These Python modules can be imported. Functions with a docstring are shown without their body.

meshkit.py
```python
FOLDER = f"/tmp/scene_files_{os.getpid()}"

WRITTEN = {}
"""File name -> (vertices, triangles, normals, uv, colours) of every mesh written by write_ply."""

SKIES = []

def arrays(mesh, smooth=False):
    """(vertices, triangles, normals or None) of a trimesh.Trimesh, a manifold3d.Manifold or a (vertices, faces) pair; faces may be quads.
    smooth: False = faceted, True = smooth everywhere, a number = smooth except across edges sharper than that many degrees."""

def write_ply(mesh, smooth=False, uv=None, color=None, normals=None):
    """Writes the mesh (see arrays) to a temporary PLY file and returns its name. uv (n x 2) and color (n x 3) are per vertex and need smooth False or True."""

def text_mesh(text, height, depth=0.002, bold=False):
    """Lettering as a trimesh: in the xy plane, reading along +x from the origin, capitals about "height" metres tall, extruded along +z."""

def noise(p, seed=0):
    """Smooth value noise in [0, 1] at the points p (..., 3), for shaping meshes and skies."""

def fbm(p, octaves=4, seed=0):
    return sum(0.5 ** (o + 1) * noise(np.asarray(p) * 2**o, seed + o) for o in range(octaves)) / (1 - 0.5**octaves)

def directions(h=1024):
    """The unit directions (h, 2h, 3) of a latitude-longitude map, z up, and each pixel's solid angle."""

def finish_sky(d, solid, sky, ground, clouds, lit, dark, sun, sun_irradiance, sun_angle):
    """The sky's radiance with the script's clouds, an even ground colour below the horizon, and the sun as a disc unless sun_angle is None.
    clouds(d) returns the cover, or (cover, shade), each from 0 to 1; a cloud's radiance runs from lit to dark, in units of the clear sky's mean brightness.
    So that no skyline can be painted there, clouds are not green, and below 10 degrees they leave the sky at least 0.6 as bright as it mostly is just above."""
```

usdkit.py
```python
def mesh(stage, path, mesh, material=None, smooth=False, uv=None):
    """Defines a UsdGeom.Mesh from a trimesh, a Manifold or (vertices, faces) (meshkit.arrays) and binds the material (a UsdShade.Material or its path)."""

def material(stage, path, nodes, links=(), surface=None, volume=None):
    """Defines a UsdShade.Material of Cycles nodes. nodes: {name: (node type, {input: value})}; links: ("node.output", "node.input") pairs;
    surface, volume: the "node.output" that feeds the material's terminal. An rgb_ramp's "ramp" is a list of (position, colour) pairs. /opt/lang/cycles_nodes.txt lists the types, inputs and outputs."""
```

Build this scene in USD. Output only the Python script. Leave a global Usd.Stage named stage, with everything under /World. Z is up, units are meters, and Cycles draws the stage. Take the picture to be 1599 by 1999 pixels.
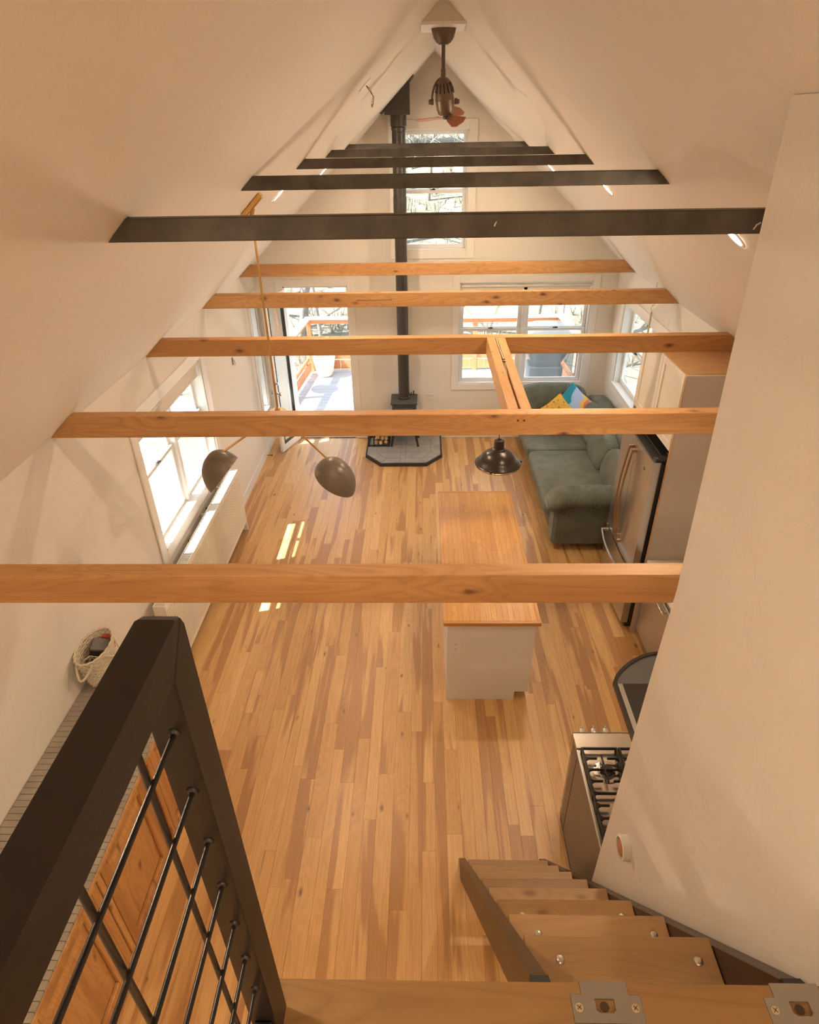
import math, random
import numpy as np
import trimesh
from shapely.geometry import Polygon, box as sbox
from pxr import Usd, UsdGeom, UsdLux, UsdShade, Gf, Sdf
import usdkit, meshkit

stage = Usd.Stage.CreateInMemory()
UsdGeom.SetStageUpAxis(stage, 'Z'); UsdGeom.SetStageMetersPerUnit(stage, 1.0)
UsdGeom.Xform.Define(stage, '/World'); UsdGeom.Scope.Define(stage, '/World/Looks')

# ---------------------------------------------------------------- camera, sky, sun, exposure
PITCH, YAW, ROLL, FPX, CAMZ = 31.754, 1.6, -1.043, 1236.6, 4.475
def cam_axes():
    a, b, c = np.radians([PITCH, YAW, ROLL])
    f = np.array([-math.sin(b)*math.cos(a), math.cos(b)*math.cos(a), -math.sin(a)])
    r = np.array([math.cos(b), math.sin(b), 0.0]); u = np.cross(r, f)
    return r*math.cos(c)+u*math.sin(c), u*math.cos(c)-r*math.sin(c), f
R_, U_, F_ = cam_axes()
cam = UsdGeom.Camera.Define(stage, '/World/camera')
m = Gf.Matrix4d(*[float(v) for v in [*R_, 0, *U_, 0, *(-F_), 0, 0, 0, CAMZ, 1]])
cam.AddTransformOp().Set(m)
cam.CreateHorizontalApertureAttr(36.0); cam.CreateFocalLengthAttr(36.0*FPX/1599.0)
cam.CreateClippingRangeAttr((0.02, 500.0))
cam.CreateExposureAttr(1.52)

sky = UsdLux.DomeLight.Define(stage, '/World/sky')
sky.CreateColorAttr(Gf.Vec3f(0.60, 0.78, 1.0)); sky.CreateIntensityAttr(0.36)
sun = UsdLux.DistantLight.Define(stage, '/World/sun')
SUN = np.array([1.0, 0.25, -1.75]); SUN /= np.linalg.norm(SUN)
zz = -SUN; xx = np.cross([0, 1, 0], zz); xx /= np.linalg.norm(xx); yy = np.cross(zz, xx)
sun.AddTransformOp().Set(Gf.Matrix4d(*[float(v) for v in [*xx, 0, *yy, 0, *zz, 0, 0, 0, 30, 1]]))
sun.CreateColorAttr(Gf.Vec3f(1.0, 0.97, 0.92)); sun.CreateIntensityAttr(2.6); sun.CreateAngleAttr(0.6); sun.CreateNormalizeAttr(True)
LAMP = (1.0, 0.77, 0.54); LAMP_POWER = 430.0

# ---------------------------------------------------------------- helpers
used = {}
def numbered(parent, name):
    k = (parent, name); n = used.get(k, 0); used[k] = n + 1
    return name if n == 0 else '%s_%03d' % (name, n)

def cat(ms):
    V, F, n = [], [], 0
    for mm in ms:
        v, f = (np.asarray(mm.vertices), np.asarray(mm.faces)) if hasattr(mm, 'vertices') else mm
        f = np.asarray(f)
        V.append(np.asarray(v, float)); F.append(f + n); n += len(v)
    return np.vstack(V), np.vstack(F)

def VF(mm):
    if hasattr(mm, 'to_mesh'):
        q = mm.to_mesh(); return np.array(q.vert_properties[:, :3], float), np.array(q.tri_verts)
    if isinstance(mm, list): return cat([VF(x) for x in mm])
    if hasattr(mm, 'vertices'): return np.array(mm.vertices, float), np.array(mm.faces)
    v, f = mm; f = np.asarray(f)
    if f.shape[1] == 4: f = np.vstack([f[:, [0, 1, 2]], f[:, [0, 2, 3]]])
    return np.asarray(v, float), f

class T:
    """A thing: an Xform whose children are its parts. Meshes are given in world coordinates."""
    def __init__(s, name, label=None, category=None, loc=(0, 0, 0), group=None, kind=None):
        s.path = '/World/' + numbered('/World', name); s.loc = np.array(loc, float)
        x = UsdGeom.Xform.Define(stage, s.path); x.AddTranslateOp().Set(Gf.Vec3d(*[float(v) for v in loc]))
        s.prim = x.GetPrim()
        for k, v in (('label', label), ('category', category), ('group', group), ('kind', kind)):
            if v: s.prim.SetCustomDataByKey(k, v)
    def part(s, name, mesh, mat, parent=None, smooth=False, label=None, kind=None):
        base = parent or s.path
        path = base + '/' + numbered(base, name)
        v, f = VF(mesh)
        p = usdkit.mesh(stage, path, (v - s.loc, f), LOOK[mat], smooth=smooth).GetPrim()
        if label: p.SetCustomDataByKey('label', label)
        if kind: p.SetCustomDataByKey('kind', kind)
        return path

def single(name, mesh, mat, label=None, category=None, group=None, kind=None, smooth=False):
    path = '/World/' + numbered('/World', name)
    p = usdkit.mesh(stage, path, VF(mesh), LOOK[mat], smooth=smooth).GetPrim()
    for k, v in (('label', label), ('category', category), ('group', group), ('kind', kind)):
        if v: p.SetCustomDataByKey(k, v)
    return path

def dup(src, loc, label, rotz=0.0, scale=1.0, group=None):
    path = '/World/' + numbered('/World', src.path.split('/')[-1])
    x = UsdGeom.Xform.Define(stage, path)
    x.GetPrim().GetReferences().AddInternalReference(src.path)
    x.ClearXformOpOrder()
    x.AddTranslateOp(opSuffix='place').Set(Gf.Vec3d(*[float(v) for v in loc]))
    if rotz: x.AddRotateZOp(opSuffix='turn').Set(float(rotz))
    if scale != 1.0: x.AddScaleOp(opSuffix='size').Set(Gf.Vec3f(scale, scale, scale))
    x.GetPrim().SetCustomDataByKey('label', label)
    if group: x.GetPrim().SetCustomDataByKey('group', group)
    x.GetPrim().SetInstanceable(True)
    return path

def cbox(lo, hi, c=0.003):
    lo, hi = np.minimum(lo, hi).astype(float), np.maximum(lo, hi).astype(float)
    c = min(c, 0.45*float((hi-lo).min()))
    if c <= 0:
        b = trimesh.creation.box(hi-lo); b.apply_translation((lo+hi)/2); return b
    P = []
    for sx in (0, 1):
        for sy in (0, 1):
            for sz in (0, 1):
                q = np.where(np.array([sx, sy, sz]) == 1, hi, lo); d = np.where(np.array([sx, sy, sz]) == 1, -c, c)
                for k in range(3):
                    e = q + d; e[k] = q[k]; P.append(e)
    return hull(P)
def hull(P):
    h = trimesh.Trimesh(np.asarray(P, float)).convex_hull; return h

def prism(poly, axis, a, b):
    """Extrudes polygon along axis; polygon coordinates: axis x -> (y,z), y -> (x,z), z -> (x,y)."""
    if not hasattr(poly, 'exterior'): poly = Polygon(poly)
    e = trimesh.creation.extrude_polygon(poly, abs(b-a), engine='earcut')
    v = np.array(e.vertices); h = v[:, 2] + min(a, b)
    if axis == 'z': w = np.c_[v[:, 0], v[:, 1], h]; f = e.faces
    elif axis == 'x': w = np.c_[h, v[:, 0], v[:, 1]]; f = e.faces
    else: w = np.c_[v[:, 0], h, v[:, 1]]; f = e.faces[:, ::-1]
    return w, f

def frame_of(t):
    t = np.asarray(t, float); t = t/np.linalg.norm(t)
    a = np.cross(t, [0, 0, 1.0] if abs(t[2]) < 0.9 else [1.0, 0, 0]); a /= np.linalg.norm(a)
    return a, np.cross(t, a), t

def tube(P, r, sides=8, caps=True):
    P = np.asarray(P, float); n = len(P); r = np.broadcast_to(np.asarray(r, float), (n,))
    tang = np.gradient(P, axis=0); tang /= np.linalg.norm(tang, axis=1, keepdims=True) + 1e-12
    a, _, _ = frame_of(tang[0]); V = []
    for i in range(n):
        a = a - tang[i]*np.dot(a, tang[i]); a /= np.linalg.norm(a); b = np.cross(tang[i], a)
        th = np.arange(sides)*2*np.pi/sides
        V.append(P[i] + r[i]*(np.cos(th)[:, None]*a + np.sin(th)[:, None]*b))
    V = np.vstack(V); F = []
    for i in range(n-1):
        for j in range(sides):
            k = (j+1) % sides; p, q, s, t = i*sides+j, i*sides+k, (i+1)*sides+k, (i+1)*sides+j
            F += [(p, q, s), (p, s, t)]
    if caps:
        c0 = len(V); V = np.vstack([V, P[0], P[-1]])
        for j in range(sides):
            k = (j+1) % sides
            F += [(c0, k, j), (c0+1, (n-1)*sides+j, (n-1)*sides+k)]
    return V, np.array(F)

def bar(p, q, w, h, up=(0, 0, 1), c=0.0):
    """Rectangular bar from p to q; w across, h along up."""
    p, q = np.array(p, float), np.array(q, float); t = (q-p)/np.linalg.norm(q-p); up = np.array(up, float)
    s = np.cross(t, up); s /= np.linalg.norm(s); u = np.cross(s, t)
    L = np.linalg.norm(q-p); b = cbox((0, -w/2, -h/2), (L, w/2, h/2), c); v = np.array(b.vertices)
    return p + v[:, :1]*t + v[:, 1:2]*np.cross(u, t) + v[:, 2:]*u, np.array(b.faces)

def lathe(prof, center=(0, 0, 0), axis=(0, 0, 1), segs=28, closed=False):
    """prof: (r, h) pairs along axis."""
    prof = np.asarray(prof, float); a, b, t = frame_of(axis) if tuple(axis) != (0, 0, 1) else (np.array([1.0, 0, 0]), np.array([0, 1.0, 0]), np.array([0, 0, 1.0]))
    th = np.arange(segs)*2*np.pi/segs; V = []
    for r, h in prof:
        V.append(np.array(center) + h*t + max(r, 1e-5)*(np.cos(th)[:, None]*a + np.sin(th)[:, None]*b))
    V = np.vstack(V); F = []; n = len(prof)
    for i in range(n-1 + (1 if closed else 0)):
        i2 = (i+1) % n
        for j in range(segs):
            k = (j+1) % segs; p, q, s, u = i*segs+j, i*segs+k, i2*segs+k, i2*segs+j
            F += [(p, q, s), (p, s, u)]
    return V, np.array(F)

def disc(center, axis, r, h, segs=28, bev=0.15):
    b = min(r, h)*bev
    return lathe([(0, 0), (r-b, 0), (r, b), (r, h-b), (r-b, h), (0, h)], center, axis, segs)

def cushion(center, size, e1=0.35, e2=0.25, nu=28, nv=16, rot=None, puff=0.0, seed=0, amp=0.0):
    """Superellipsoid pillow; size = full extents."""
    u = np.linspace(-np.pi, np.pi, nu, endpoint=False); v = np.linspace(-np.pi/2, np.pi/2, nv)
    sg = lambda w, e: np.sign(w)*np.abs(w)**e
    V = []
    for b in v:
        V.append(np.c_[sg(np.cos(b), e1)*sg(np.cos(u), e2), sg(np.cos(b), e1)*sg(np.sin(u), e2), np.full(nu, sg(np.sin(b), e1))])
    V = np.vstack(V)
    if puff: V[:, 2] *= 1 + puff*(1 - np.clip(V[:, 0]**2, 0, 1))*(1 - np.clip(V[:, 1]**2, 0, 1)) - puff*0.5
    V = V*np.array(size)/2
    if amp: V += amp*(np.stack([meshkit.fbm(V*6 + 11*k + seed, 3, seed+k) for k in range(3)], 1) - 0.5)
    if rot is not None: V = V @ np.asarray(rot).T
    V = V + np.array(center); F = []
    for i in range(nv-1):
        for j in range(nu):
            k = (j+1) % nu; F += [(i*nu+j, i*nu+k, (i+1)*nu+k), (i*nu+j, (i+1)*nu+k, (i+1)*nu+j)]
    return V, np.array(F)

def rotm(ax, deg):
    return trimesh.transformations.rotation_matrix(math.radians(deg), ax)[:3, :3]
# ---------------------------------------------------------------- materials
LOOK = {}
def mat(name, nodes, links=(), surface='p.BSDF'):
    LOOK[name] = usdkit.material(stage, '/World/Looks/' + name, nodes, links, surface=surface)

def plain(name, col, rough=0.5, metal=0.0, bump=0.0, bscale=60.0, var=0.0, vscale=8.0, spec=0.5, coat=0.0, bdist=0.002, **extra):
    nodes = {'p': ('principled_bsdf', dict(base_color=col, roughness=rough, metallic=metal, specular_ior_level=spec, coat_weight=coat, **extra))}
    links = []
    if bump or var:
        nodes['g'] = ('geometry', {})
    if bump:
        nodes['bn'] = ('noise_texture', dict(scale=bscale, detail=4.0)); nodes['b'] = ('bump', dict(strength=bump, distance=bdist))
        links += [('g.position', 'bn.vector'), ('bn.fac', 'b.height'), ('b.normal', 'p.normal')]
    if var:
        nodes['vn'] = ('noise_texture', dict(scale=vscale, detail=5.0, roughness=0.6))
        c = np.array(col)
        nodes['r'] = ('rgb_ramp', dict(ramp=[(0.25, tuple(c*(1-var))), (0.75, tuple(np.minimum(c*(1+var), 1)))]))
        links += [('g.position', 'vn.vector'), ('vn.fac', 'r.fac'), ('r.color', 'p.base_color')]
    mat(name, nodes, links)

def wood(name, axis, pale, midc, dark, knot=(0.10, 0.045, 0.02), grain=1.0, rough=0.38, coat=0.25, streak=0.5, tone=0.35, knots=0.5, heart=0.5, seed=0.0, freq=1.0, kscale=1.0, ks=1.0, kgate=0.6, cior=1.5, hlo=0.50, hhi=0.60):
    """Procedural timber, grain along the given axis; every board takes its own offset and tone."""
    long_, acr = 0.55*freq, 6.0*freq
    s1 = {'x': (long_, acr, acr), 'y': (acr, long_, acr), 'z': (acr, acr, long_)}[axis]
    s2 = {'x': (3.0, 130, 130), 'y': (130, 3.0, 130), 'z': (130, 130, 3.0)}[axis]
    ka, kb = {'x': ((2.0, 0, 0), (0, 4.6, 4.6)), 'y': ((0, 2.0, 0), (4.6, 0, 4.6)), 'z': ((0, 0, 2.0), (4.6, 4.6, 0))}[axis]
    s4 = {'x': (0.35, 5.0, 5.0), 'y': (5.0, 0.35, 5.0), 'z': (5.0, 5.0, 0.35)}[axis]
    N = {
     'g': ('geometry', {}), 'oi': ('object_info', {}),
     'rs': ('math', dict(math_type='add', value2=seed)), 'rf': ('math', dict(math_type='fraction')),
     'wn': ('white_noise_texture', dict(dimensions='1D')),
     'off': ('vector_math', dict(math_type='scale', scale=37.0)),
     'pos': ('vector_math', dict(math_type='add')),
     'm1': ('mapping', dict(scale=s1)), 'n1': ('noise_texture', dict(scale=1.0, detail=2.5, roughness=0.5, distortion=0.5)),
     'rg': ('math', dict(math_type='multiply', value2=13.0)), 'pp': ('math', dict(math_type='pingpong', value2=0.5)),
     'ring': ('rgb_ramp', dict(ramp=[(0.0, (0, 0, 0)), (0.10, (0.5, 0.5, 0.5)), (0.5, (1, 1, 1))])),
     'm2': ('mapping', dict(scale=s2)), 'n2': ('noise_texture', dict(scale=1.0, detail=3.0, roughness=0.6)),
     'm4': ('mapping', dict(scale=s4)), 'n4': ('noise_texture', dict(scale=1.0, detail=3.0, roughness=0.55, distortion=0.3)),
     'hr': ('rgb_ramp', dict(ramp=[(hlo, (0, 0, 0)), (hhi, (1, 1, 1))])),
     'tn': ('rgb_ramp', dict(ramp=[(0.0, (0, 0, 0)), (1.0, (1, 1, 1))])),
     'c0': ('mix_color', dict(a=pale, b=midc)), 'c1': ('mix_color', dict(b=dark)),
     'hf': ('math', dict(math_type='multiply', value2=heart)),
     'inv': ('math', dict(math_type='subtract', value1=1.0)), 'rm': ('math', dict(math_type='multiply', value2=0.34*grain)),
     'c2': ('mix_color', dict(b=tuple(np.array(dark)*0.75))),
     'fr': ('map_range', dict(from_min=0.35, from_max=0.7, to_min=0.0, to_max=0.30*streak)), 'c3': ('mix_color', dict(b=tuple(np.array(dark)*0.8))),
     'kx': ('vector_math', dict(math_type='dot_product', vector2=ka)), 'ky': ('vector_math', dict(math_type='dot_product', vector2=kb)), 'm3': ('combine_xyz', {}),
     'vo': ('voronoi_texture', dict(dimensions='2D', scale=kscale, feature='f1', randomness=1.0)), 'kw': ('map_range', dict(from_min=0.0, from_max=0.55, to_min=3.2, to_max=0.0, clamp=True)), 'rk': ('math', dict(math_type='add')),
     'nk': ('noise_texture', dict(scale=9.0, detail=2.0)), 'vd': ('math', dict(math_type='multiply_add', value2=0.16)),
     'kr': ('rgb_ramp', dict(ramp=[(0.0, (1, 1, 1)), (0.045*ks, (0.85, 0.85, 0.85)), (0.08*ks, (0.3, 0.3, 0.3)), (0.13*ks, (0, 0, 0))])),
     'sc': ('separate_xyz', {}), 'gt': ('math', dict(math_type='greater_than', value2=kgate)), 'kg': ('math', dict(math_type='multiply')), 'kx2': ('math', dict(math_type='multiply')), 'km': ('math', dict(math_type='multiply', value2=knots)), 'c4': ('mix_color', dict(b=knot)),
     'tf': ('map_range', dict(from_min=0.0, from_max=1.0, to_min=0.0, to_max=tone)),
     'b': ('bump', dict(strength=0.10, distance=0.0008)),
     'p': ('principled_bsdf', dict(roughness=rough, coat_weight=coat, coat_roughness=0.33, coat_ior=cior)),
    }
    N['rp'] = ('math', dict(math_type='add'))
    L = [('oi.random', 'rp.value1'), ('g.random_per_island', 'rp.value2'), ('rp.value', 'rs.value1'), ('rs.value', 'rf.value1'),
         ('rf.value', 'wn.w'), ('wn.color', 'off.vector1'), ('g.position', 'pos.vector1'), ('off.vector', 'pos.vector2'),
         ('pos.vector', 'm1.vector'), ('m1.vector', 'n1.vector'), ('n1.fac', 'rg.value1'), ('rg.value', 'rk.value1'), ('kw.result', 'kx2.value1'), ('gt.value', 'kx2.value2'), ('kx2.value', 'rk.value2'), ('rk.value', 'pp.value1'), ('pp.value', 'ring.fac'),
         ('pos.vector', 'm2.vector'), ('m2.vector', 'n2.vector'), ('pos.vector', 'm4.vector'), ('m4.vector', 'n4.vector'), ('n4.fac', 'hr.fac'),
         ('wn.value', 'tf.value'), ('tf.result', 'c0.fac'), ('c0.result', 'c1.a'), ('hr.color', 'hf.value1'), ('hf.value', 'c1.fac'),
         ('ring.color', 'inv.value2'), ('inv.value', 'rm.value1'), ('rm.value', 'c2.fac'), ('c1.result', 'c2.a'),
         ('n2.fac', 'fr.value'), ('fr.result', 'c3.fac'), ('c2.result', 'c3.a'),
         ('pos.vector', 'kx.vector1'), ('pos.vector', 'ky.vector1'), ('kx.value', 'm3.x'), ('ky.value', 'm3.y'), ('m3.vector', 'vo.vector'), ('vo.distance', 'kw.value'), ('pos.vector', 'nk.vector'), ('nk.fac', 'vd.value1'), ('vo.distance', 'vd.value3'),
         ('kd.value', 'kr.fac'), ('vo.color', 'sc.vector'), ('sc.x', 'gt.value1'), ('kr.color', 'kg.value1'), ('gt.value', 'kg.value2'), ('kg.value', 'km.value1'), ('km.value', 'c4.fac'), ('c3.result', 'c4.a'), ('c4.result', 'p.base_color'),
         ('n2.fac', 'b.height'), ('b.normal', 'p.normal')]
    N['kd'] = ('math', dict(math_type='subtract', value2=0.06)); L.append(('vd.value', 'kd.value1'))
    mat(name, N, L)

HP, HM, HD = (0.77, 0.475, 0.185), (0.62, 0.34, 0.115), (0.40, 0.185, 0.058)
wood('hickory_floor', 'y', HP, HM, HD, rough=0.42, coat=0.5, cior=1.6, tone=0.9, streak=1.0, heart=0.8, knots=0.85, grain=0.65, kscale=1.0, ks=0.75, kgate=0.68, hlo=0.53, hhi=0.575)
wood('hickory_front', 'z', (0.66, 0.36, 0.12), (0.55, 0.27, 0.085), (0.36, 0.15, 0.045), rough=0.4, tone=0.9, heart=0.6, seed=0.3, knots=0.8)
wood('fir_beam', 'x', (0.68, 0.385, 0.155), (0.59, 0.305, 0.112), (0.44, 0.185, 0.058), knot=(0.12, 0.045, 0.025), rough=0.55, coat=0.06, tone=0.8, heart=0.4, knots=0.95, seed=0.7, grain=1.3, kscale=0.9, ks=1.0, kgate=0.5)
wood('fir_brace', 'y', (0.66, 0.36, 0.13), (0.58, 0.30, 0.10), (0.42, 0.18, 0.05), rough=0.55, coat=0.05, tone=0.6, heart=0.3, knots=0.6, seed=0.2)
wood('stair_tread', 'x', (0.44, 0.262, 0.118), (0.385, 0.225, 0.096), (0.275, 0.14, 0.054), rough=0.55, coat=0.1, tone=0.6, heart=0.3, knots=0.6, seed=0.45, grain=0.7)
wood('header_wood', 'x', (0.29, 0.162, 0.056), (0.26, 0.138, 0.047), (0.19, 0.09, 0.029), rough=0.5, coat=0.1, tone=0.6, heart=0.4, knots=0.5, seed=0.9)
wood('butcher_block', 'y', (0.70, 0.38, 0.11), (0.58, 0.285, 0.07), (0.46, 0.20, 0.05), rough=0.33, coat=0.3, tone=1.0, heart=0.25, knots=0.12, seed=0.1)
wood('butcher_edge', 'x', (0.58, 0.28, 0.07), (0.54, 0.25, 0.06), (0.40, 0.17, 0.04), rough=0.35, coat=0.3, tone=0.5, heart=0.2, knots=0.0, seed=0.15)
wood('cedar', 'x', (0.62, 0.26, 0.11), (0.54, 0.21, 0.085), (0.40, 0.14, 0.055), rough=0.6, coat=0.0, tone=0.8, heart=0.4, knots=0.4, seed=0.6)
wood('deck_board', 'x', (0.52, 0.505, 0.50), (0.46, 0.445, 0.44), (0.36, 0.345, 0.34), knot=(0.3, 0.28, 0.27), rough=0.7, coat=0.0, tone=0.9, heart=0.2, knots=0.2, seed=0.55)
wood('plywood', 'x', (0.60, 0.36, 0.17), (0.54, 0.31, 0.14), (0.42, 0.22, 0.09), rough=0.6, coat=0.0, tone=0.5, heart=0.2, knots=0.1, seed=0.35)
wood('split_log', 'y', (0.72, 0.50, 0.26), (0.62, 0.38, 0.17), (0.40, 0.22, 0.09), rough=0.7, coat=0.0, tone=1.0, heart=0.3, knots=0.2, seed=0.8)

def plaster(name, col, strength=0.7):
    mat(name, {'g': ('geometry', {}), 'n1': ('noise_texture', dict(scale=2.6, detail=6.0, roughness=0.62, distortion=0.8)),
      'r': ('rgb_ramp', dict(ramp=[(0.40, (0, 0, 0)), (0.52, (0.55, 0.55, 0.55)), (0.60, (0.6, 0.6, 0.6)), (0.64, (1, 1, 1)), (0.70, (0.65, 0.65, 0.65))])),
      'n2': ('noise_texture', dict(scale=26.0, detail=4.0)), 'mm': ('mix_float', dict(fac=0.18)),
      'b': ('bump', dict(strength=strength, distance=0.004)),
      'p': ('principled_bsdf', dict(base_color=col, roughness=0.62, specular_ior_level=0.3))},
      [('g.position', 'n1.vector'), ('g.position', 'n2.vector'), ('n1.fac', 'r.fac'), ('r.color', 'mm.a'), ('n2.fac', 'mm.b'), ('mm.result', 'b.height'), ('b.normal', 'p.normal')])
plaster('plaster', (0.80, 0.755, 0.685))
plain('trim_white', (0.83, 0.80, 0.75), 0.4)
plain('sash_white', (0.80, 0.80, 0.78), 0.35)
plain('cabinet_white', (0.74, 0.71, 0.67), 0.4)
plain('cabinet_cream', (0.72, 0.66, 0.56), 0.42)
plain('cabinet_cream_shaded', (0.60, 0.52, 0.46), 0.5)  # cream cabinet paint with its shade put into the colour
plain('subfloor', (0.10, 0.06, 0.035), 0.9)
plain('steel_beam', (0.085, 0.073, 0.060), 0.45, 0.3, bump=0.15, bscale=30, var=0.5, vscale=7.0)
plain('rail_black', (0.0125, 0.0098, 0.0085), 0.38, 0.0, bump=0.05, bscale=200)
plain('rod_black', (0.022, 0.019, 0.018), 0.35, 0.3)
plain('stringer_metal', (0.075, 0.045, 0.030), 0.36, 0.5, var=0.2, vscale=5)
plain('end_cap', (0.012, 0.012, 0.012), 0.5)
plain('bolt_zinc', (0.62, 0.58, 0.50), 0.3, 1.0)
plain('plate_steel', (0.36, 0.33, 0.30), 0.45, 0.9, bump=0.04, bscale=120)
plain('screw_steel', (0.62, 0.53, 0.40), 0.35, 0.9)
plain('hole_dark', (0.06, 0.03, 0.015), 0.8)
plain('stainless', (0.56, 0.55, 0.54), 0.27, 0.95, bump=0.03, bscale=140)
plain('stainless_bright', (0.70, 0.68, 0.65), 0.2, 1.0)
plain('handle_bronze', (0.62, 0.44, 0.30), 0.25, 1.0)
plain('appliance_dark', (0.035, 0.032, 0.030), 0.4)
plain('appliance_grey_reflect', (0.21, 0.175, 0.145), 0.38, 0.4)  # grey paint with the brown wood reflection mixed into its colour
plain('badge_grey', (0.20, 0.20, 0.21), 0.3, 0.8)
plain('cast_iron', (0.020, 0.018, 0.018), 0.55, bump=0.1, bscale=150)
plain('cooktop_steel', (0.62, 0.57, 0.50), 0.25, 1.0)
plain('burner_cap', (0.045, 0.032, 0.026), 0.5)
plain('hood_dark', (0.035, 0.030, 0.026), 0.25, 0.0)
plain('hood_glass', (0.16, 0.17, 0.17), 0.12, 0.3)
plain('hood_strip', (0.38, 0.36, 0.32), 0.35, 0.8)
plain('quartz', (0.80, 0.77, 0.72), 0.25, var=0.05)
plain('stove_iron', (0.075, 0.072, 0.072), 0.55, 0.1, bump=0.2, bscale=40, var=0.4, vscale=14)
plain('pipe_black', (0.07, 0.063, 0.058), 0.36, 0.35)
plain('pipe_band', (0.10, 0.09, 0.085), 0.3, 0.6)
plain('hearth_tile', (0.31, 0.30, 0.285), 0.32, var=0.22, vscale=9)
plain('hearth_edge', (0.03, 0.028, 0.027), 0.45)
plain('grout', (0.07, 0.066, 0.062), 0.8)
plain('slat_tile', (0.36, 0.315, 0.255), 0.5, var=0.2, vscale=7)
plain('slat_gap', (0.10, 0.08, 0.06), 0.9)
plain('brass', (0.70, 0.46, 0.17), 0.26, 1.0)
plain('shade_taupe', (0.20, 0.168, 0.135), 0.34, 0.1)
plain('shade_inside', (0.75, 0.62, 0.40), 0.5)
plain('hub_cream', (0.70, 0.64, 0.55), 0.4)
plain('pendant_bronze', (0.050, 0.040, 0.034), 0.30, 0.5)
plain('fan_bronze', (0.14, 0.098, 0.072), 0.42, 0.5)
plain('fan_slot', (0.008, 0.007, 0.006), 0.8)
plain('fan_blade', (0.46, 0.20, 0.095), 0.40, 0.2)
plain('copper', (0.55, 0.30, 0.17), 0.25, 0.9)
plain('outlet_white', (0.78, 0.74, 0.70), 0.4)
plain('slot_dark', (0.05, 0.045, 0.04), 0.6)
plain('wire_red', (0.45, 0.10, 0.05), 0.5)
plain('wire_black', (0.03, 0.03, 0.03), 0.5)
plain('radiator_white', (0.82, 0.78, 0.70), 0.35)
plain('rope_cream', (0.66, 0.57, 0.43), 0.8, bump=0.3, bscale=160)
plain('box_black', (0.035, 0.033, 0.032), 0.35)
plain('box_label', (0.16, 0.16, 0.155), 0.3)
plain('pouch_red', (0.55, 0.08, 0.05), 0.5)
plain('leg_wood', (0.30, 0.11, 0.04), 0.4)
plain('pot_ceramic', (0.66, 0.58, 0.46), 0.45, var=0.12, vscale=10)
plain('grill_black', (0.05, 0.052, 0.058), 0.4)
plain('disc_tan', (0.50, 0.37, 0.29), 0.6)
plain('mesh_wire', (0.20, 0.17, 0.15), 0.5, 0.6)
plain('bark', (0.24, 0.21, 0.18), 0.9, bump=0.4, bscale=22, var=0.35, vscale=5, bdist=0.02)
plain('bark_pale', (0.38, 0.35, 0.31), 0.9, bump=0.3, bscale=22, var=0.3, vscale=5, bdist=0.02)
plain('needles', (0.19, 0.21, 0.13), 0.8, var=0.4, vscale=3)
plain('dry_shrub', (0.24, 0.21, 0.14), 0.9, var=0.4, vscale=3)
plain('wall_outside', (0.45, 0.42, 0.38), 0.8)
plain('blind_cloth', (0.72, 0.66, 0.58), 0.8, bump=0.1, bscale=300)
plain('table_white', (0.85, 0.85, 0.85), 0.5)
plain('soil', (0.10, 0.07, 0.05), 0.95)
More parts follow.
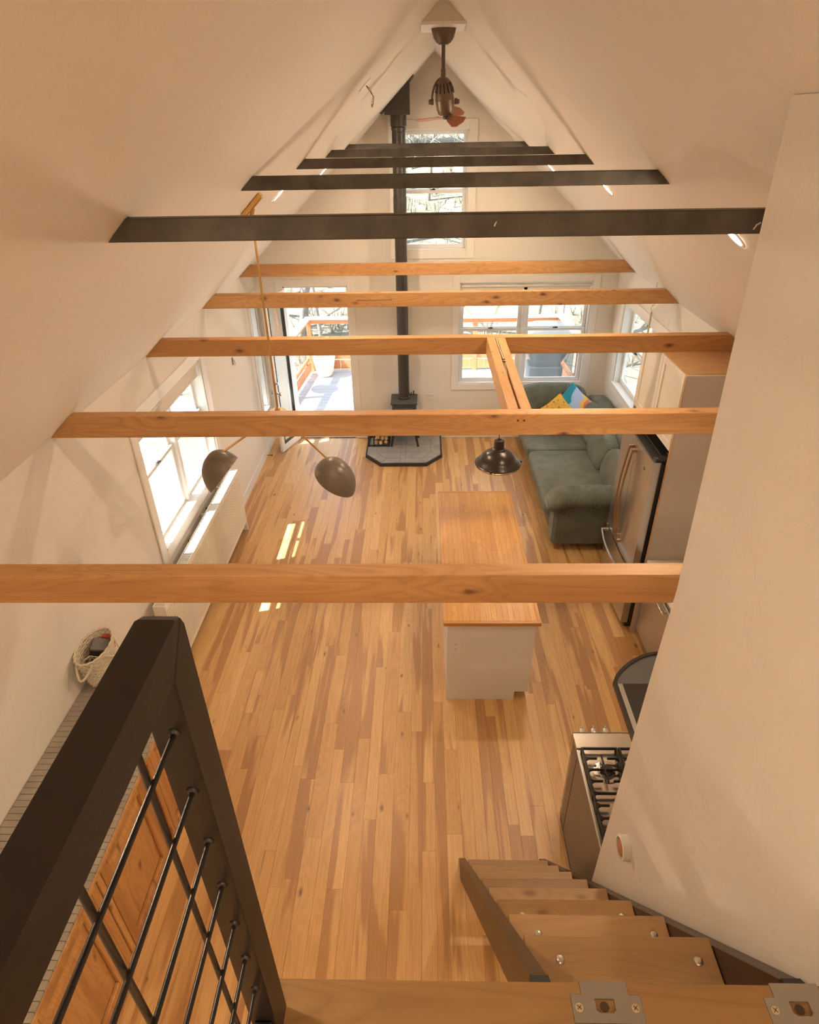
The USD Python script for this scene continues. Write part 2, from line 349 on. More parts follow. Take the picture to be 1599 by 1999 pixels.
mat('ground', {'g': ('geometry', {}), 'n': ('noise_texture', dict(scale=0.9, detail=8.0, roughness=0.7)), 'n2': ('noise_texture', dict(scale=0.12, detail=3.0)),
   'r': ('rgb_ramp', dict(ramp=[(0.3, (0.115, 0.10, 0.068)), (0.5, (0.19, 0.165, 0.12)), (0.62, (0.15, 0.155, 0.09)), (0.75, (0.25, 0.225, 0.18))])),
   'mx': ('mix_float', dict(fac=0.35)), 'b': ('bump', dict(strength=0.6, distance=0.08)), 'p': ('principled_bsdf', dict(roughness=0.95))},
   [('g.position', 'n.vector'), ('g.position', 'n2.vector'), ('n.fac', 'mx.a'), ('n2.fac', 'mx.b'), ('mx.result', 'r.fac'), ('r.color', 'p.base_color'), ('n.fac', 'b.height'), ('b.normal', 'p.normal')])
mat('window_glass', {'t': ('transparent_bsdf', dict(color=(0.97, 0.985, 0.98))), 'gl': ('glossy_bsdf', dict(color=(1, 1, 1), roughness=0.0)), 'f': ('layer_weight', dict(blend=0.5)), 'fp': ('math', dict(math_type='power', value2=4.0)), 'fm': ('math', dict(math_type='multiply_add', value2=0.6, value3=0.025)), 'm': ('mix_closure', {})},
   [('f.facing', 'fp.value1'), ('fp.value', 'fm.value1'), ('fm.value', 'm.fac'), ('t.BSDF', 'm.closure1'), ('gl.BSDF', 'm.closure2')], 'm.closure')
mat('cover_plastic', {'t': ('transparent_bsdf', dict(color=(0.95, 0.97, 0.98))), 'd': ('principled_bsdf', dict(base_color=(0.15, 0.17, 0.18), roughness=0.4)), 'm': ('mix_closure', dict(fac=0.5))},
   [('t.BSDF', 'm.closure1'), ('d.BSDF', 'm.closure2')], 'm.closure')
mat('lamp_glow', {'e': ('emission', dict(color=LAMP, strength=LAMP_POWER))}, [], 'e.emission')
mat('unseen_lamp_weak', {'e': ('emission', dict(color=LAMP, strength=LAMP_POWER*0.4))}, [], 'e.emission')  # weaker glow for the out-of-view light above the sideboard
plain('rail_cap_sunlit', (0.66, 0.52, 0.42), 0.6, var=0.1, vscale=6)  # cedar cap made pale, bleaching and sunlight both in its colour
mat('bulb_glow', {'e': ('emission', dict(color=(1.0, 0.62, 0.28), strength=14.0))}, [], 'e.emission')

def corduroy(name, axis, col):
    k = {'x': (1, 0, 0), 'y': (0, 1, 0), 'z': (0, 0, 1)}[axis]
    N = {'g': ('geometry', {}), 'd': ('vector_math', dict(math_type='dot_product', vector2=k)), 's': ('math', dict(math_type='multiply', value2=2*math.pi/0.013)), 'sn': ('math', dict(math_type='sine')),
      'n': ('noise_texture', dict(scale=5.0, detail=4.0)), 'nn': ('math', dict(math_type='multiply_add', value2=5.0)),
      'cr': ('rgb_ramp', dict(ramp=[(0.3, tuple(np.array(col)*0.72)), (0.7, tuple(np.array(col)*1.25))])), 'mr': ('map_range', dict(from_min=-1.0, from_max=1.0, to_min=0.55, to_max=0.0)),
      'c': ('mix_color', dict(b=tuple(np.array(col)*0.38))), 'b': ('bump', dict(strength=0.8, distance=0.004)),
      'p': ('principled_bsdf', dict(roughness=0.85, sheen_weight=0.25, sheen_roughness=0.4, specular_ior_level=0.2))}
    L = [('g.position', 'd.vector1'), ('d.value', 's.value1'), ('g.position', 'n.vector'), ('n.fac', 'nn.value1'), ('s.value', 'nn.value3'), ('nn.value', 'sn.value1'),
      ('n.fac', 'cr.fac'), ('sn.value', 'mr.value'), ('cr.color', 'c.a'), ('mr.result', 'c.fac'), ('c.result', 'p.base_color'), ('sn.value', 'b.height'), ('b.normal', 'p.normal')]
    mat(name, N, L)
SAGE = (0.198, 0.210, 0.158)
corduroy('corduroy_x', 'x', SAGE); corduroy('corduroy_y', 'y', SAGE)
mat('cushion_floral', {'g': ('geometry', {}), 'v': ('voronoi_texture', dict(scale=15.0, feature='f1')), 'n': ('noise_texture', dict(scale=40.0, detail=3.0)),
   'r': ('rgb_ramp', dict(interpolate=False, ramp=[(0.0, (0.42, 0.06, 0.12)), (0.16, (0.62, 0.20, 0.10)), (0.24, (0.72, 0.42, 0.02)), (0.46, (0.75, 0.44, 0.02)), (0.52, (0.28, 0.25, 0.20)), (0.58, (0.72, 0.42, 0.02))])),
   'a': ('math', dict(math_type='multiply_add', value2=0.25)), 's': ('math', dict(math_type='subtract', value2=0.12)), 'p': ('principled_bsdf', dict(roughness=0.8))},
   [('g.position', 'v.vector'), ('g.position', 'n.vector'), ('n.fac', 'a.value1'), ('v.distance', 'a.value3'), ('a.value', 's.value1'), ('s.value', 'r.fac'), ('r.color', 'p.base_color')])
CU = np.array([1.0, 0.0, -1.0])/math.sqrt(2)      # the stripes of the landscape cushion run across this direction
mat('cushion_stripes', {'g': ('geometry', {}), 'o': ('vector_math', dict(math_type='subtract', vector2=(2.20, 8.84, 0.875))), 'd': ('vector_math', dict(math_type='dot_product', vector2=tuple(CU))),
   'n': ('noise_texture', dict(scale=6.0, detail=1.0)), 'a': ('math', dict(math_type='multiply_add', value2=0.22)), 'mr': ('map_range', dict(from_min=-0.19, from_max=0.41, to_min=0.0, to_max=1.0)),
   'r': ('rgb_ramp', dict(interpolate=False, ramp=[(0.0, (0.02, 0.25, 0.36)), (0.30, (0.30, 0.55, 0.66)), (0.36, (0.42, 0.50, 0.70)), (0.55, (0.85, 0.50, 0.08)), (0.68, (0.78, 0.22, 0.12)), (0.82, (0.80, 0.36, 0.24)), (0.9, (0.85, 0.78, 0.68))])),
   'p': ('principled_bsdf', dict(roughness=0.85))},
   [('g.position', 'o.vector1'), ('o.vector', 'd.vector1'), ('g.position', 'n.vector'), ('n.fac', 'a.value1'), ('d.value', 'a.value3'), ('a.value', 'mr.value'), ('mr.result', 'r.fac'), ('r.color', 'p.base_color')])
# ---------------------------------------------------------------- the room shell
XL, XR, ZK, SL, SR = -2.486, 2.812, 2.709, 0.941, 0.925        # side walls, spring line, roof slopes
YE, YB, ZB = 9.58, -3.2, 0.0                                    # far gable, back gable
RX = (XL*SL + XR*SR)/(SL + SR); RZ = ZK + (RX - XL)*SL           # ridge
HB = 0.15
def lx(z): return XL + (z-ZK)/SL
def rx(z): return XR - (z-ZK)/SR
TW = 0.16
def wall_with(outer, holes):
    p = Polygon(outer)
    for h in holes: p = p.difference(sbox(*h))
    return p
L_WINS = [(4.93, 1.00, 6.80, 2.28), (9.13, 0.62, 9.46, 2.32)]   # y0, z0, y1, z1 on the left wall
R_WINS = [(6.90, 1.10, 9.10, 2.26)]
single('wall_left', prism(wall_with([(YB, -0.3), (YE+TW, -0.3), (YE+TW, ZK+.02), (YB, ZK+.02)], L_WINS), 'x', XL-TW, XL), 'plaster', kind='structure')
single('wall_right', prism(wall_with([(YB, -0.3), (YE+TW, -0.3), (YE+TW, ZK+.02), (YB, ZK+.02)], R_WINS), 'x', XR, XR+TW), 'plaster', kind='structure')
gable = [(XL, -0.3), (XR, -0.3), (XR, ZK), (RX, RZ), (XL, ZK)]
DOOR = (-2.07, 0.0, -1.12, 2.43); UW = (-0.35, 2.90, 0.60, 4.367); RW = (0.525, 0.925, 2.454, 2.452)
single('wall_far', prism(wall_with(gable, [(DOOR[0], -0.005, DOOR[2], DOOR[3]), UW, RW]), 'y', YE, YE+TW), 'plaster', kind='structure')
single('wall_back', prism(Polygon(gable), 'y', YB-TW, YB), 'plaster', kind='structure')
t_ = 0.2
ov = TW+.26                                                     # the roof oversails the side walls as unseen eaves that trim the sun patches
cl = [(XL-ov, ZK-ov*SL), (RX, RZ), (XR+ov, ZK-ov*SR), (XR+ov, ZK-ov*SR+t_), (RX, RZ+t_), (XL-ov, ZK-ov*SL+t_)]
single('ceiling', prism(Polygon(cl), 'y', YB-TW, YE+TW), 'plaster', kind='structure')
# boxed soffit at the ridge that carries the fan
zb = 5.045
single('trim_1', prism(Polygon([(lx(zb)-.002, zb), (rx(zb)+.002, zb), (RX, RZ+.002)]), 'y', 5.42, 5.86), 'plaster', kind='structure')
single('trim_3', cbox((lx(zb)-.012, 5.41, zb-.022), (rx(zb)+.012, 5.87, zb), .002), 'trim_white', kind='structure')

# stair wall: partition beside the stair, its free end towards the room
WX, WY = 0.86, 1.755
def slz(x): return ZK + (XR-x)*SR
def edge_y(z): # the free end is a hand-plastered corner, slightly out of plumb
    return float(np.interp(z, [0, 1.35, 2.75, 3.1, 3.95, 4.6], [1.835, 1.795, 1.735, 1.715, 1.76, 1.785]))
E_ = [(YB, 0.0)] + [(edge_y(z), z) for z in (0.0, 0.7, 1.35, 2.0, 2.75, 3.1, 3.5, 3.95)] + [(edge_y(slz(WX)), slz(WX)-.004), (YB, slz(WX)-.004)]
wv, wf = prism(Polygon(E_), 'x', WX, WX+0.13)
wv[wv[:, 0] > WX+.06, 2] = np.minimum(wv[wv[:, 0] > WX+.06, 2], slz(WX+.13)-.004)
single('wall_stair', (wv, wf), 'plaster', kind='structure')
single('wall_kitchen', prism(Polygon([(WX+.13, 0), (XR, 0), (XR, ZK), (WX+.13, slz(WX+.13)-.004)]), 'y', WY-.12, WY-0.005), 'plaster', kind='structure')
# loft landing behind the header (the camera stands on it)
lf = T('floor_loft', kind='structure')
lf.part('slab', cbox((-0.32, YB, 2.80), (0.855, 0.415, 3.04), .002), 'plaster')
rng = random.Random(5)
for i in range(8):
    x0 = -0.32 + i*1.175/8; lf.part('plank', cbox((x0+.0008, YB, 3.041), (x0+1.175/8-.0008, 0.413, 3.06), .001), 'hickory_floor')

# ---------------------------------------------------------------- plank floor
fl = T('floor', kind='structure')
fl.part('subfloor', cbox((XL, YB, -0.30), (XR, YE+TW, -0.0195), 0), 'subfloor')
rng = random.Random(11); planks = []; x = XL+.001
while x < XR-.02:
    w = rng.choice([0.083, 0.098, 0.112, 0.124, 0.112, 0.098]); w = min(w, XR-.001-x)
    y = YB - rng.uniform(0, 1.2)
    while y < YE:
        L = rng.uniform(1.1, 3.4) if rng.random() > .25 else rng.uniform(0.5, 1.1)
        a, b = max(y, YB), min(y+L, YE)
        if b-a > .05: planks.append((x, x+w, a, b))
        y += L
    x += w
def plank_mesh(p, rr):
    d = rr.uniform(-.0003, .0)
    return cbox((p[0]+.00035, p[2]+.00035, -.019), (p[1]-.00035, p[3]-.00035, d), .0006)
def weight(p):
    cy, cx = max((p[2]+p[3])/2, .3), (p[0]+p[1])/2
    vis = max(0.0, min(p[3], 9.5)-max(p[2], 0.9))*(p[1]-p[0])
    hidden = cx < -1.9 and cy < 3.8 or cx > 2.1 and cy < 6 or cx > 1.6 and cy > 6.3
    return (0 if hidden else vis)/(cy**2+20)
planks.sort(key=weight, reverse=True); rr = random.Random(3)
for p in planks[:296]: fl.part('plank', plank_mesh(p, rr), 'hickory_floor')
fl.part('far_planks', [plank_mesh(p, rr) for p in planks[296:]], 'hickory_floor', kind='stuff')

# baseboards
def baseboard(side, *bits):
    b = T('baseboard_'+side, kind='structure')
    for lo, hi in bits: b.part('board', cbox(lo, hi, .004), 'trim_white')
baseboard('left', ((XL, 3.48, 0), (XL+.018, 9.0, .14)), ((XL, 9.0, 0), (XL+.018, YE, .14)))
baseboard('far', ((DOOR[2]+.1, YE-.018, 0), (2.44, YE, .14)))
baseboard('right', ((XR-.018, 6.05, 0), (XR, YE-.02, .14)))

# ---------------------------------------------------------------- windows
def window_x(name, x, sgn, W, units, casing, blind=None, apron=.11, rail=0.5):
    """Window in a wall normal to x; sgn points outdoors. W: y0,z0,y1,z1; units: (y0,y1) sashes."""
    y0, z0, y1, z1 = W; w = T(name, kind='structure'); xi = x - sgn*.018
    c = casing
    for lo, hi in (((y0-c, z0-apron), (y0, z1+c)), ((y1, z0-apron), (min(y1+c, YE-.002), z1+c)), ((y0, z1), (y1, z1+c)), ((y0, z0-apron), (y1, z0))):
        w.part('casing', cbox((x, lo[0], lo[1]), (xi, hi[0], hi[1]), .003), 'trim_white')
    w.part('sill', cbox((x-sgn*.03, y0-.004, z0), (x+sgn*.15, y1+.004, z0+.02), .003), 'trim_white')
    xo = x + sgn*.12
    fw = .035
    w.part('frame', [cbox((x+sgn*.001, y0, z0+.02), (xo+sgn*.03, y0+.018, z1), .001), cbox((x+sgn*.001, y1-.018, z0+.02), (xo+sgn*.03, y1, z1), .001), cbox((x+sgn*.001, y0, z1-.018), (xo+sgn*.03, y1, z1), .001)], 'sash_white')
    for k in range(len(units)-1):
        w.part('mullion', cbox((x+sgn*.055, units[k][1], z0+.02), (xo+sgn*.03, units[k+1][0], z1-.018), .004), 'sash_white')
    for a, b in units:
        zm = z0 + (z1-z0)*rail; zt = z1-.018; zb_ = z0+.02
        for (za, zc, xx_, st) in ((zb_, zm+.02, xo-sgn*.03, .05), (zm-.02, zt, xo+sgn*.005, .045)):
            X0, X1 = xx_, xx_+sgn*.032
            s = w.part('sash', [cbox((X0, a, za), (X1, a+st, zc), .004), cbox((X0, b-st, za), (X1, b, zc), .004), cbox((X0, a+st, za), (X1, b-st, za+st*1.1), .004), cbox((X0, a+st, zc-st*.8), (X1, b-st, zc), .004)], 'sash_white')
            w.part('pane', cbox((X0+sgn*.014, a+st-.003, za+st*1.1-.003), (X0+sgn*.019, b-st+.003, zc-st*.8+.003), 0), 'window_glass')
        ym = (a+b)/2
        w.part('latch', [cbox((xo-sgn*.05, ym-.035, zm+.018), (xo-sgn*.02, ym+.035, zm+.028), .003), cbox((xo-sgn*.06, ym-.008, zm+.026), (xo-sgn*.025, ym+.03, zm+.038), .003)], 'appliance_dark')
    if blind:
        w.part('blind', [disc((x+sgn*.045, y0+.02, z1-.05), (0, 1, 0), .028, y1-y0-.04, 16), cbox((x+sgn*.048, y0+.03, blind), (x+sgn*.051, y1-.03, z1-.05), 0), cbox((x+sgn*.042, y0+.03, blind-.02), (x+sgn*.056, y1-.03, blind), .003)], 'blind_cloth')
    return w
window_x('window_1', XL, -1, L_WINS[0], [(4.95, 5.84), (5.90, 6.78)], .115, blind=2.10, rail=.53)
window_x('window_2', XL, -1, L_WINS[1], [(9.15, 9.44)], .10)
window_x('window_3', XR, 1, R_WINS[0], [(6.92, 7.97), (8.03, 9.08)], .12)

def window_y(name, W, units, casing, rail, blind=None):
    x0, z0, x1, z1 = W; y = YE; w = T(name, kind='structure'); c = casing; yo = y+.10
    for lo, hi in (((x0-c, z0-c), (x0, z1+c)), ((x1, z0-c), (x1+c, z1+c)), ((x0, z1), (x1, z1+c)), ((x0, z0-c), (x1, z0))):
        w.part('casing', cbox((lo[0], y-.018, lo[1]), (hi[0], y, hi[1]), .003), 'trim_white')
    w.part('frame', [cbox((x0, y+.001, z0), (x0+.016, yo+.05, z1), .001), cbox((x1-.016, y+.001, z0), (x1, yo+.05, z1), .001), cbox((x0, y+.001, z1-.016), (x1, yo+.05, z1), .001), cbox((x0, y-.01, z0), (x1, yo+.05, z0+.018), .002)], 'sash_white')
    for k in range(len(units)-1):
        w.part('mullion', cbox((units[k][1], y+.03, z0+.018), (units[k+1][0], yo+.05, z1-.016), .006), 'sash_white')
    for a, b in units:
        zm = rail; zt = z1-.016; zb_ = z0+.018
        for (za, zc, yy_, st) in ((zb_, zm+.02, yo-.045, .055), (zm-.02, zt, yo-.008, .05)):
            w.part('sash', [cbox((a, yy_, za), (a+st, yy_+.034, zc), .004), cbox((b-st, yy_, za), (b, yy_+.034, zc), .004), cbox((a+st, yy_, za), (b-st, yy_+.034, za+st*1.0), .004), cbox((a+st, yy_, zc-.042), (b-st, yy_+.034, zc), .004)], 'sash_white')
            w.part('pane', cbox((a+st-.003, yy_+.014, za+st-.003), (b-st+.003, yy_+.019, zc-.04), 0), 'window_glass')
        xm = (a+b)/2
        w.part('latch', [cbox((xm-.035, yo-.07, zm+.02), (xm+.035, yo-.03, zm+.03), .003), cbox((xm-.008, yo-.085, zm+.028), (xm+.03, yo-.04, zm+.042), .003)], 'appliance_dark')
    if blind:
        w.part('blind', [disc((x0+.02, y+.035, z1-.055), (1, 0, 0), .024, x1-x0-.04, 16), cbox((x0+.03, y+.03, blind), (x1-.03, y+.033, z1-.055), 0), cbox((x0+.03, y+.024, blind-.022), (x1-.03, y+.038, blind), .003)], 'blind_cloth')
window_y('window_4', UW, [(-0.33, 0.585)], .11, 3.64)
window_y('window_5', RW, [(0.545, 1.46), (1.52, 2.435)], .10, 1.755, blind=2.30)

# ---------------------------------------------------------------- deck door
d = T('door_1', kind='structure')
for lo, hi in (((DOOR[0]-.1, 0), (DOOR[0], 2.53)), ((DOOR[2], 0), (DOOR[2]+.1, 2.53)), ((DOOR[0], 2.43), (DOOR[2], 2.53))):
    d.part('casing', cbox((lo[0], YE-.018, lo[1]), (hi[0], YE, hi[1]), .003), 'trim_white')
d.part('jamb', [cbox((DOOR[0], YE+.002, 0), (DOOR[0]+.02, YE+TW, 2.43), .001), cbox((DOOR[2]-.02, YE+.002, 0), (DOOR[2], YE+TW, 2.43), .001), cbox((DOOR[0], YE+.002, 2.41), (DOOR[2], YE+TW, 2.43), .001)], 'trim_white')
d.part('threshold', cbox((DOOR[0]+.02, YE-.01, 0), (DOOR[2]-.02, YE+TW+.03, .022), .005), 'plate_steel')
# the open leaf: turned into the room against the left wall
H0 = np.array([-2.062, YE-.03, 0]); H1 = np.array([-2.255, 9.02, 0])
dl = (H1-H0); LW = np.linalg.norm(dl); dl /= LW; dn = np.array([-dl[1], dl[0], 0])*-1
if dn[0] < 0: dn = -dn
def leafbox(s0, s1, z0, z1, t0, t1, c=.003):
    b = cbox((s0, t0, z0), (s1, t1, z1), c); v = np.array(b.vertices)
    return H0 + v[:, :1]*dl + v[:, 1:2]*dn + v[:, 2:]*np.array([0, 0, 1.0]), np.array(b.faces) if np.dot(np.cross(dl, dn), [0, 0, 1]) > 0 else np.array(b.faces)[:, ::-1]
leaf = d.part('leaf', [leafbox(0, .075, .015, 2.40, -.022, .022), leafbox(LW-.075, LW, .015, 2.40, -.022, .022), leafbox(.075, LW-.075, .015, .13, -.022, .022), leafbox(.075, LW-.075, 2.30, 2.40, -.022, .022)], 'sash_white')
d.part('pane', leafbox(.07, LW-.07, .12, 2.31, -.004, .004, 0), 'window_glass', parent=leaf)
d.part('glazing_bead', [leafbox(.075, .093, .13, 2.30, -.027, .027), leafbox(LW-.093, LW-.075, .13, 2.30, -.027, .027), leafbox(.093, LW-.093, .13, .148, -.027, .027), leafbox(.093, LW-.093, 2.282, 2.30, -.027, .027)], 'appliance_dark', parent=leaf)
hp = H0 + dl*(LW-.04)
d.part('door_knob', [disc(hp+dn*.022+[0, 0, .98], dn, .028, .012), lathe([(0.012, 0), (.012, .03), (.028, .04), (.03, .055), (.02, .066), (0, .068)], hp+dn*.03+[0, 0, .98], dn, 16), lathe([(0.012, 0), (.012, .03), (.028, .04), (.03, .055), (.02, .066), (0, .068)], hp-dn*.022+[0, 0, .98], -dn, 16)], 'stainless', parent=leaf, smooth=40)
d.part('deadbolt', [disc(hp+dn*.022+[0, 0, 1.14], dn, .026, .016), cbox(hp+dn*.05+np.array([-.006, -.012, 1.125]), hp+dn*.05+np.array([.006, .012, 1.155]), .002)], 'stainless', parent=leaf)
# ---------------------------------------------------------------- timber tie beams and steel ties
def tie(y0, y1, zb, h, c, x_max=None, sag=0.0):
    """Beam between the roof slopes: chamfered section lofted to its sloping end cuts."""
    sec = [(y0+c, zb), (y1-c, zb), (y1, zb+c), (y1, zb+h-c), (y1-c, zb+h), (y0+c, zb+h), (y0, zb+h-c), (y0, zb+c)]
    n = 14; V = []
    for i in range(n):
        s = i/(n-1)
        for y, z in sec:
            a, b = lx(z)+.002, (rx(z)-.002 if x_max is None else x_max)
            V.append((a+(b-a)*s, y, z))
    F = []
    for i in range(n-1):
        for j in range(8):
            k = (j+1) % 8; F += [(i*8+j, (i+1)*8+j, (i+1)*8+k), (i*8+j, (i+1)*8+k, i*8+k)]
    for j in range(1, 7): F += [(0, j, j+1), ((n-1)*8, (n-1)*8+j+1, (n-1)*8+j)]
    F = np.array(F)
    return np.array(V, float), F
BY = [8.865, 7.188, 5.491, 3.800, 2.106]
names = ['pale fir tie beam nearest the far gable wall, smallest of the five timber beams', 'fir tie beam second from the far wall, a dark split along its face',
 'fir tie beam third from the far wall, the short cable beam butting into its near face', 'knotty fir tie beam in the middle of the room, two black screw holes beside the cable beam',
 'thick fir tie beam closest to the stairs and black railing, plain face']
for i, y in enumerate(BY):
    t = T('timber_beam', names[i], 'beam', (RX, y, ZK), 'timber tie beams across the room')
    t.part('beam', tie(y, y+.088, ZK, HB, .004, x_max=None), 'fir_beam')
    if i == 3:
        for xx_ in (0.605, 0.645): t.part('screw_hole', disc((xx_, y-.0015, ZK+.105), (0, 1, 0), .007, .004, 12), 'hole_dark')
    if i == 1:
        t.part('split', cbox((-.75, y-.0012, ZK+.072), (-.35, y+.002, ZK+.077), .001), 'hole_dark')
SY = [8.337, 6.736, 5.154, 3.529, 1.957]; SZ, SH = 4.185, 0.064
sn = ['rusty black steel tie bar farthest away, against the upper gable window', 'black steel tie bar second from the far wall, just in front of the farthest one', 'black steel tie bar third from the far wall, in the middle of the five',
      'black steel tie bar second nearest the camera, above the brass lamp mount', 'long black steel tie bar nearest the camera, with pale scuff marks']
for i, y in enumerate(SY):
    t = T('steel_tie', sn[i], 'beam', (RX, y, SZ), 'black steel tie bars under the ridge')
    t.part('bar', tie(y, y+.04, SZ, SH, .003), 'steel_beam')
    if i == 4:
        t.part('scuff', [tube([(.93, y-.001, SZ+.012), (.936, y-.0015, SZ+.024), (.946, y-.001, SZ+.03)], .0022, 6), tube([(.20, y-.001, SZ+.03), (.206, y-.001, SZ+.042)], .002, 6)], 'cabinet_cream')
# short double joist with a cable between two tie beams
ya, yb = BY[3]+.0885, BY[2]-.0005
bb = T('cable_beam', 'short pale double fir joist running between two tie beams with a cable in its groove', 'beam', (.63, ya, ZK))
for x0, x1 in ((.545, .617), (.632, .703)):
    b = cbox((x0, ya, ZK+.005), (x1, yb, ZK+HB-.001), .004); bb.part('joist', b, 'fir_brace')
bb.part('spacer', cbox((.617, ya, ZK+.01), (.632, yb, ZK+.11), 0), 'hole_dark')  # dark strip filling the gap between the two joists
bb.part('cable', tube([(.626, yb-.01, ZK+.146), (.622, yb-.3, ZK+.150), (.628, yb-.55, ZK+.146), (.624, yb-.9, ZK+.130), (.625, ya+.5, ZK+.125), (.625, ya+.05, ZK+.125)], .004, 6), 'rope_cream')
bb.part('staple', [cbox((.612, yb-.60, ZK+.146), (.640, yb-.59, ZK+.153), .001), cbox((.612, yb-.66, ZK+.146), (.640, yb-.65, ZK+.153), .001)], 'appliance_dark')

# ---------------------------------------------------------------- loft header with strike plates, black guard rail
hd = T('loft_header', 'honey brown wooden header at the top of the stairs with inset metal plates', 'beam', (.27, .49, 2.82))
HT = 3.065
outer = sbox(-.318, .418, .856, .5625)
plates = [(.337, 0), (.697, 0)]
for cx, _ in plates: outer = outer.difference(sbox(cx-.0655, .498, cx+.0655, .5435)).difference(sbox(cx-.045, .54, cx+.045, .57))
hd.part('board', prism(sbox(-.318, .418, .856, .5625), 'z', 2.80, HT-.006), 'header_wood')
hd.part('face', prism(outer, 'z', HT-.006, HT), 'header_wood')
for i, (cx, _) in enumerate(plates):
    t = T('strike_plate', ['brushed metal strike plate let into the header, left one of two', 'brushed metal strike plate let into the header at the right picture edge'][i], 'plate', (cx, .52, HT-.006), 'strike plates on the stair header')
    pl = sbox(cx-.065, .4985, cx+.065, .543).union(sbox(cx-.0445, .54, cx+.0445, .566))
    hole = sbox(cx-.021, .519, cx+.015, .537).union(Polygon([(cx-.021, .519), (cx+.015, .519), (cx+.010, .514), (cx-.014, .514)]))
    t.part('plate', prism(pl.difference(hole), 'z', HT-.0055, HT+.0008), 'plate_steel')
    t.part('lip', cbox((cx-.0445, .5632, HT-.05), (cx+.0445, .566, HT-.0055), .001), 'plate_steel')
    t.part('mortise', [cbox((cx-.021, .514, HT-.0059), (cx+.015, .537, HT-.005), 0)], 'header_wood')
    t.part('bolt_hole', disc((cx-.004, .526, HT-.0052), (0, 0, 1), .0085, .0012, 16), 'hole_dark')
    for sx in (-.052, .052):
        s = t.part('screw', lathe([(0, .0006), (.004, .0008), (.0065, .0004), (.0072, 0)], (cx+sx, .5225, HT+.0009), segs=18), 'screw_steel')
        t.part('cross_slot', [bar((cx+sx-.0035, .519, HT+.0018), (cx+sx+.0035, .526, HT+.0018), .0011, .0006), bar((cx+sx+.0035, .519, HT+.0018), (cx+sx-.0035, .526, HT+.0018), .0011, .0006)], 'hole_dark', parent=s)

gr = T('guard_rail', 'black square-tube guard rail with a welded rod grid at the loft edge', 'railing', (-.285, .49, HT))
PX0, PX1, PY0, PY1 = -.305, -.262, .466, .518; RT = 4.032
# post and top rail mitred into one bent tube outline
def mitred(P):
    P = np.array(P, float); c = P.mean(0); q = P+(c-P)/np.linalg.norm(c-P, axis=1, keepdims=True)*.003
    return hull([(x, y, z) for x in (PX0+.003, PX1-.003) for y, z in P] + [(x, y, z) for x in (PX0, PX1) for y, z in q])
gr.part('post', mitred([(PY0, HT+.0005), (PY1, HT+.0005), (PY1, RT-.016), (PY1-.005, RT-.005), (PY0, RT-.052)]), 'rail_black')
gr.part('top_rail', mitred([(-1.75, RT-.052), (PY0-.0003, RT-.052), (PY1-.0053, RT-.005), (PY1-.016, RT), (-1.75, RT)]), 'rail_black')
gr.part('post', cbox((PX0, -1.75, HT+.0005), (PX1, -1.698, RT-.0521), .004), 'rail_black')
gr.part('bottom_rail', cbox((PX0+.005, -1.697, HT+.05), (PX1-.005, PY0-.0005, HT+.085), .003), 'rail_black')
xm = (PX0+PX1)/2
zs_ = [3.898-.1043*i for i in range(8)]
for z in zs_[:7]: gr.part('horizontal_rod', tube([(xm+.004, -1.70, z), (xm+.004, PY0+.004, z)], .0034, 8), 'rod_black', smooth=True)
for k in range(16):
    y = .405-.128*k
    if y > -1.69: gr.part('vertical_rod', tube([(xm-.004, y, HT+.08), (xm-.004, y, RT-.05)], .0038, 8), 'rod_black', smooth=True)
for z in zs_[:7]: gr.part('weld', cushion((xm+.004, PY0, z), (.016, .010, .015), 1, 1, 8, 6), 'rod_black', smooth=True)

# ---------------------------------------------------------------- stair
st = T('staircase', 'steep open stair of brown wood treads between dark metal stringers beside the wall', 'stairs', (.55, 2.55, 0))
X0, X1 = .281, .803; NY, NZ, DY, DZ = .911, 2.486, .207, .311
def stringer(x0, x1):
    # side plate following the pitch; top edge just along the nosings
    s = DY/DZ; up = -.022
    yt = lambda z: NY + (NZ-z)*s + up
    P = [(yt(0)+.0, 0), (yt(2.80), 2.80), (yt(2.80)-.03, 2.826), (yt(2.80)-.09, 2.735), (yt(0)-.15, 0)]
    return prism(Polygon(P), 'x', x0, x1), yt
for x0, x1, nm in ((.238, .279, 'l'), (.805, .848, 'r')):
    mm, yt = stringer(x0, x1)
    sp = st.part('stringer', mm, 'stringer_metal')
    yc, zc = yt(2.80), 2.80
    st.part('end_cap', hull([(x, y, z) for x in (x0-.001, x1+.001) for y, z in ((yc+.001, zc-.012), (yc+.001, zc+.004), (yc-.032, 2.832), (yc-.040, 2.80))]), 'end_cap', parent=sp)
for i in range(8):
    y, z = NY+i*DY, NZ-i*DZ
    dep = .245
    tp = st.part('tread', hull([(x, yy_, zz_) for x in (X0, X1-.001) for yy_, zz_ in ((y-.004, z), (y, z-.004), (y, z-.034), (y-.004, z-.038), (y-dep, z-.038), (y-dep, z))]), 'stair_tread')
    for bx_ in (.372, .752):
        st.part('bolt', lathe([(.0125, 0), (.012, .003), (.009, .006), (.004, .0075), (0, .008)], (bx_, y-.062, z), segs=16), 'bolt_zinc', parent=tp, smooth=True)
lamp = T('wall_light', 'small round white wall light with a copper face on the stair wall', 'light', (WX, 1.55, 1.83))
lamp.part('body', lathe([(0, 0), (.052, 0), (.052, .032), (.048, .036), (.044, .036), (.044, .02), (0, .02)], (WX-.0005, 1.555, 1.83), (-1, 0, 0), 36), 'trim_white', smooth=40)
lamp.part('copper_face', lathe([(.0435, .004), (.034, .018), (.0, .020)], (WX-.016, 1.555, 1.83), (-1, 0, 0), 36), 'copper', smooth=40)
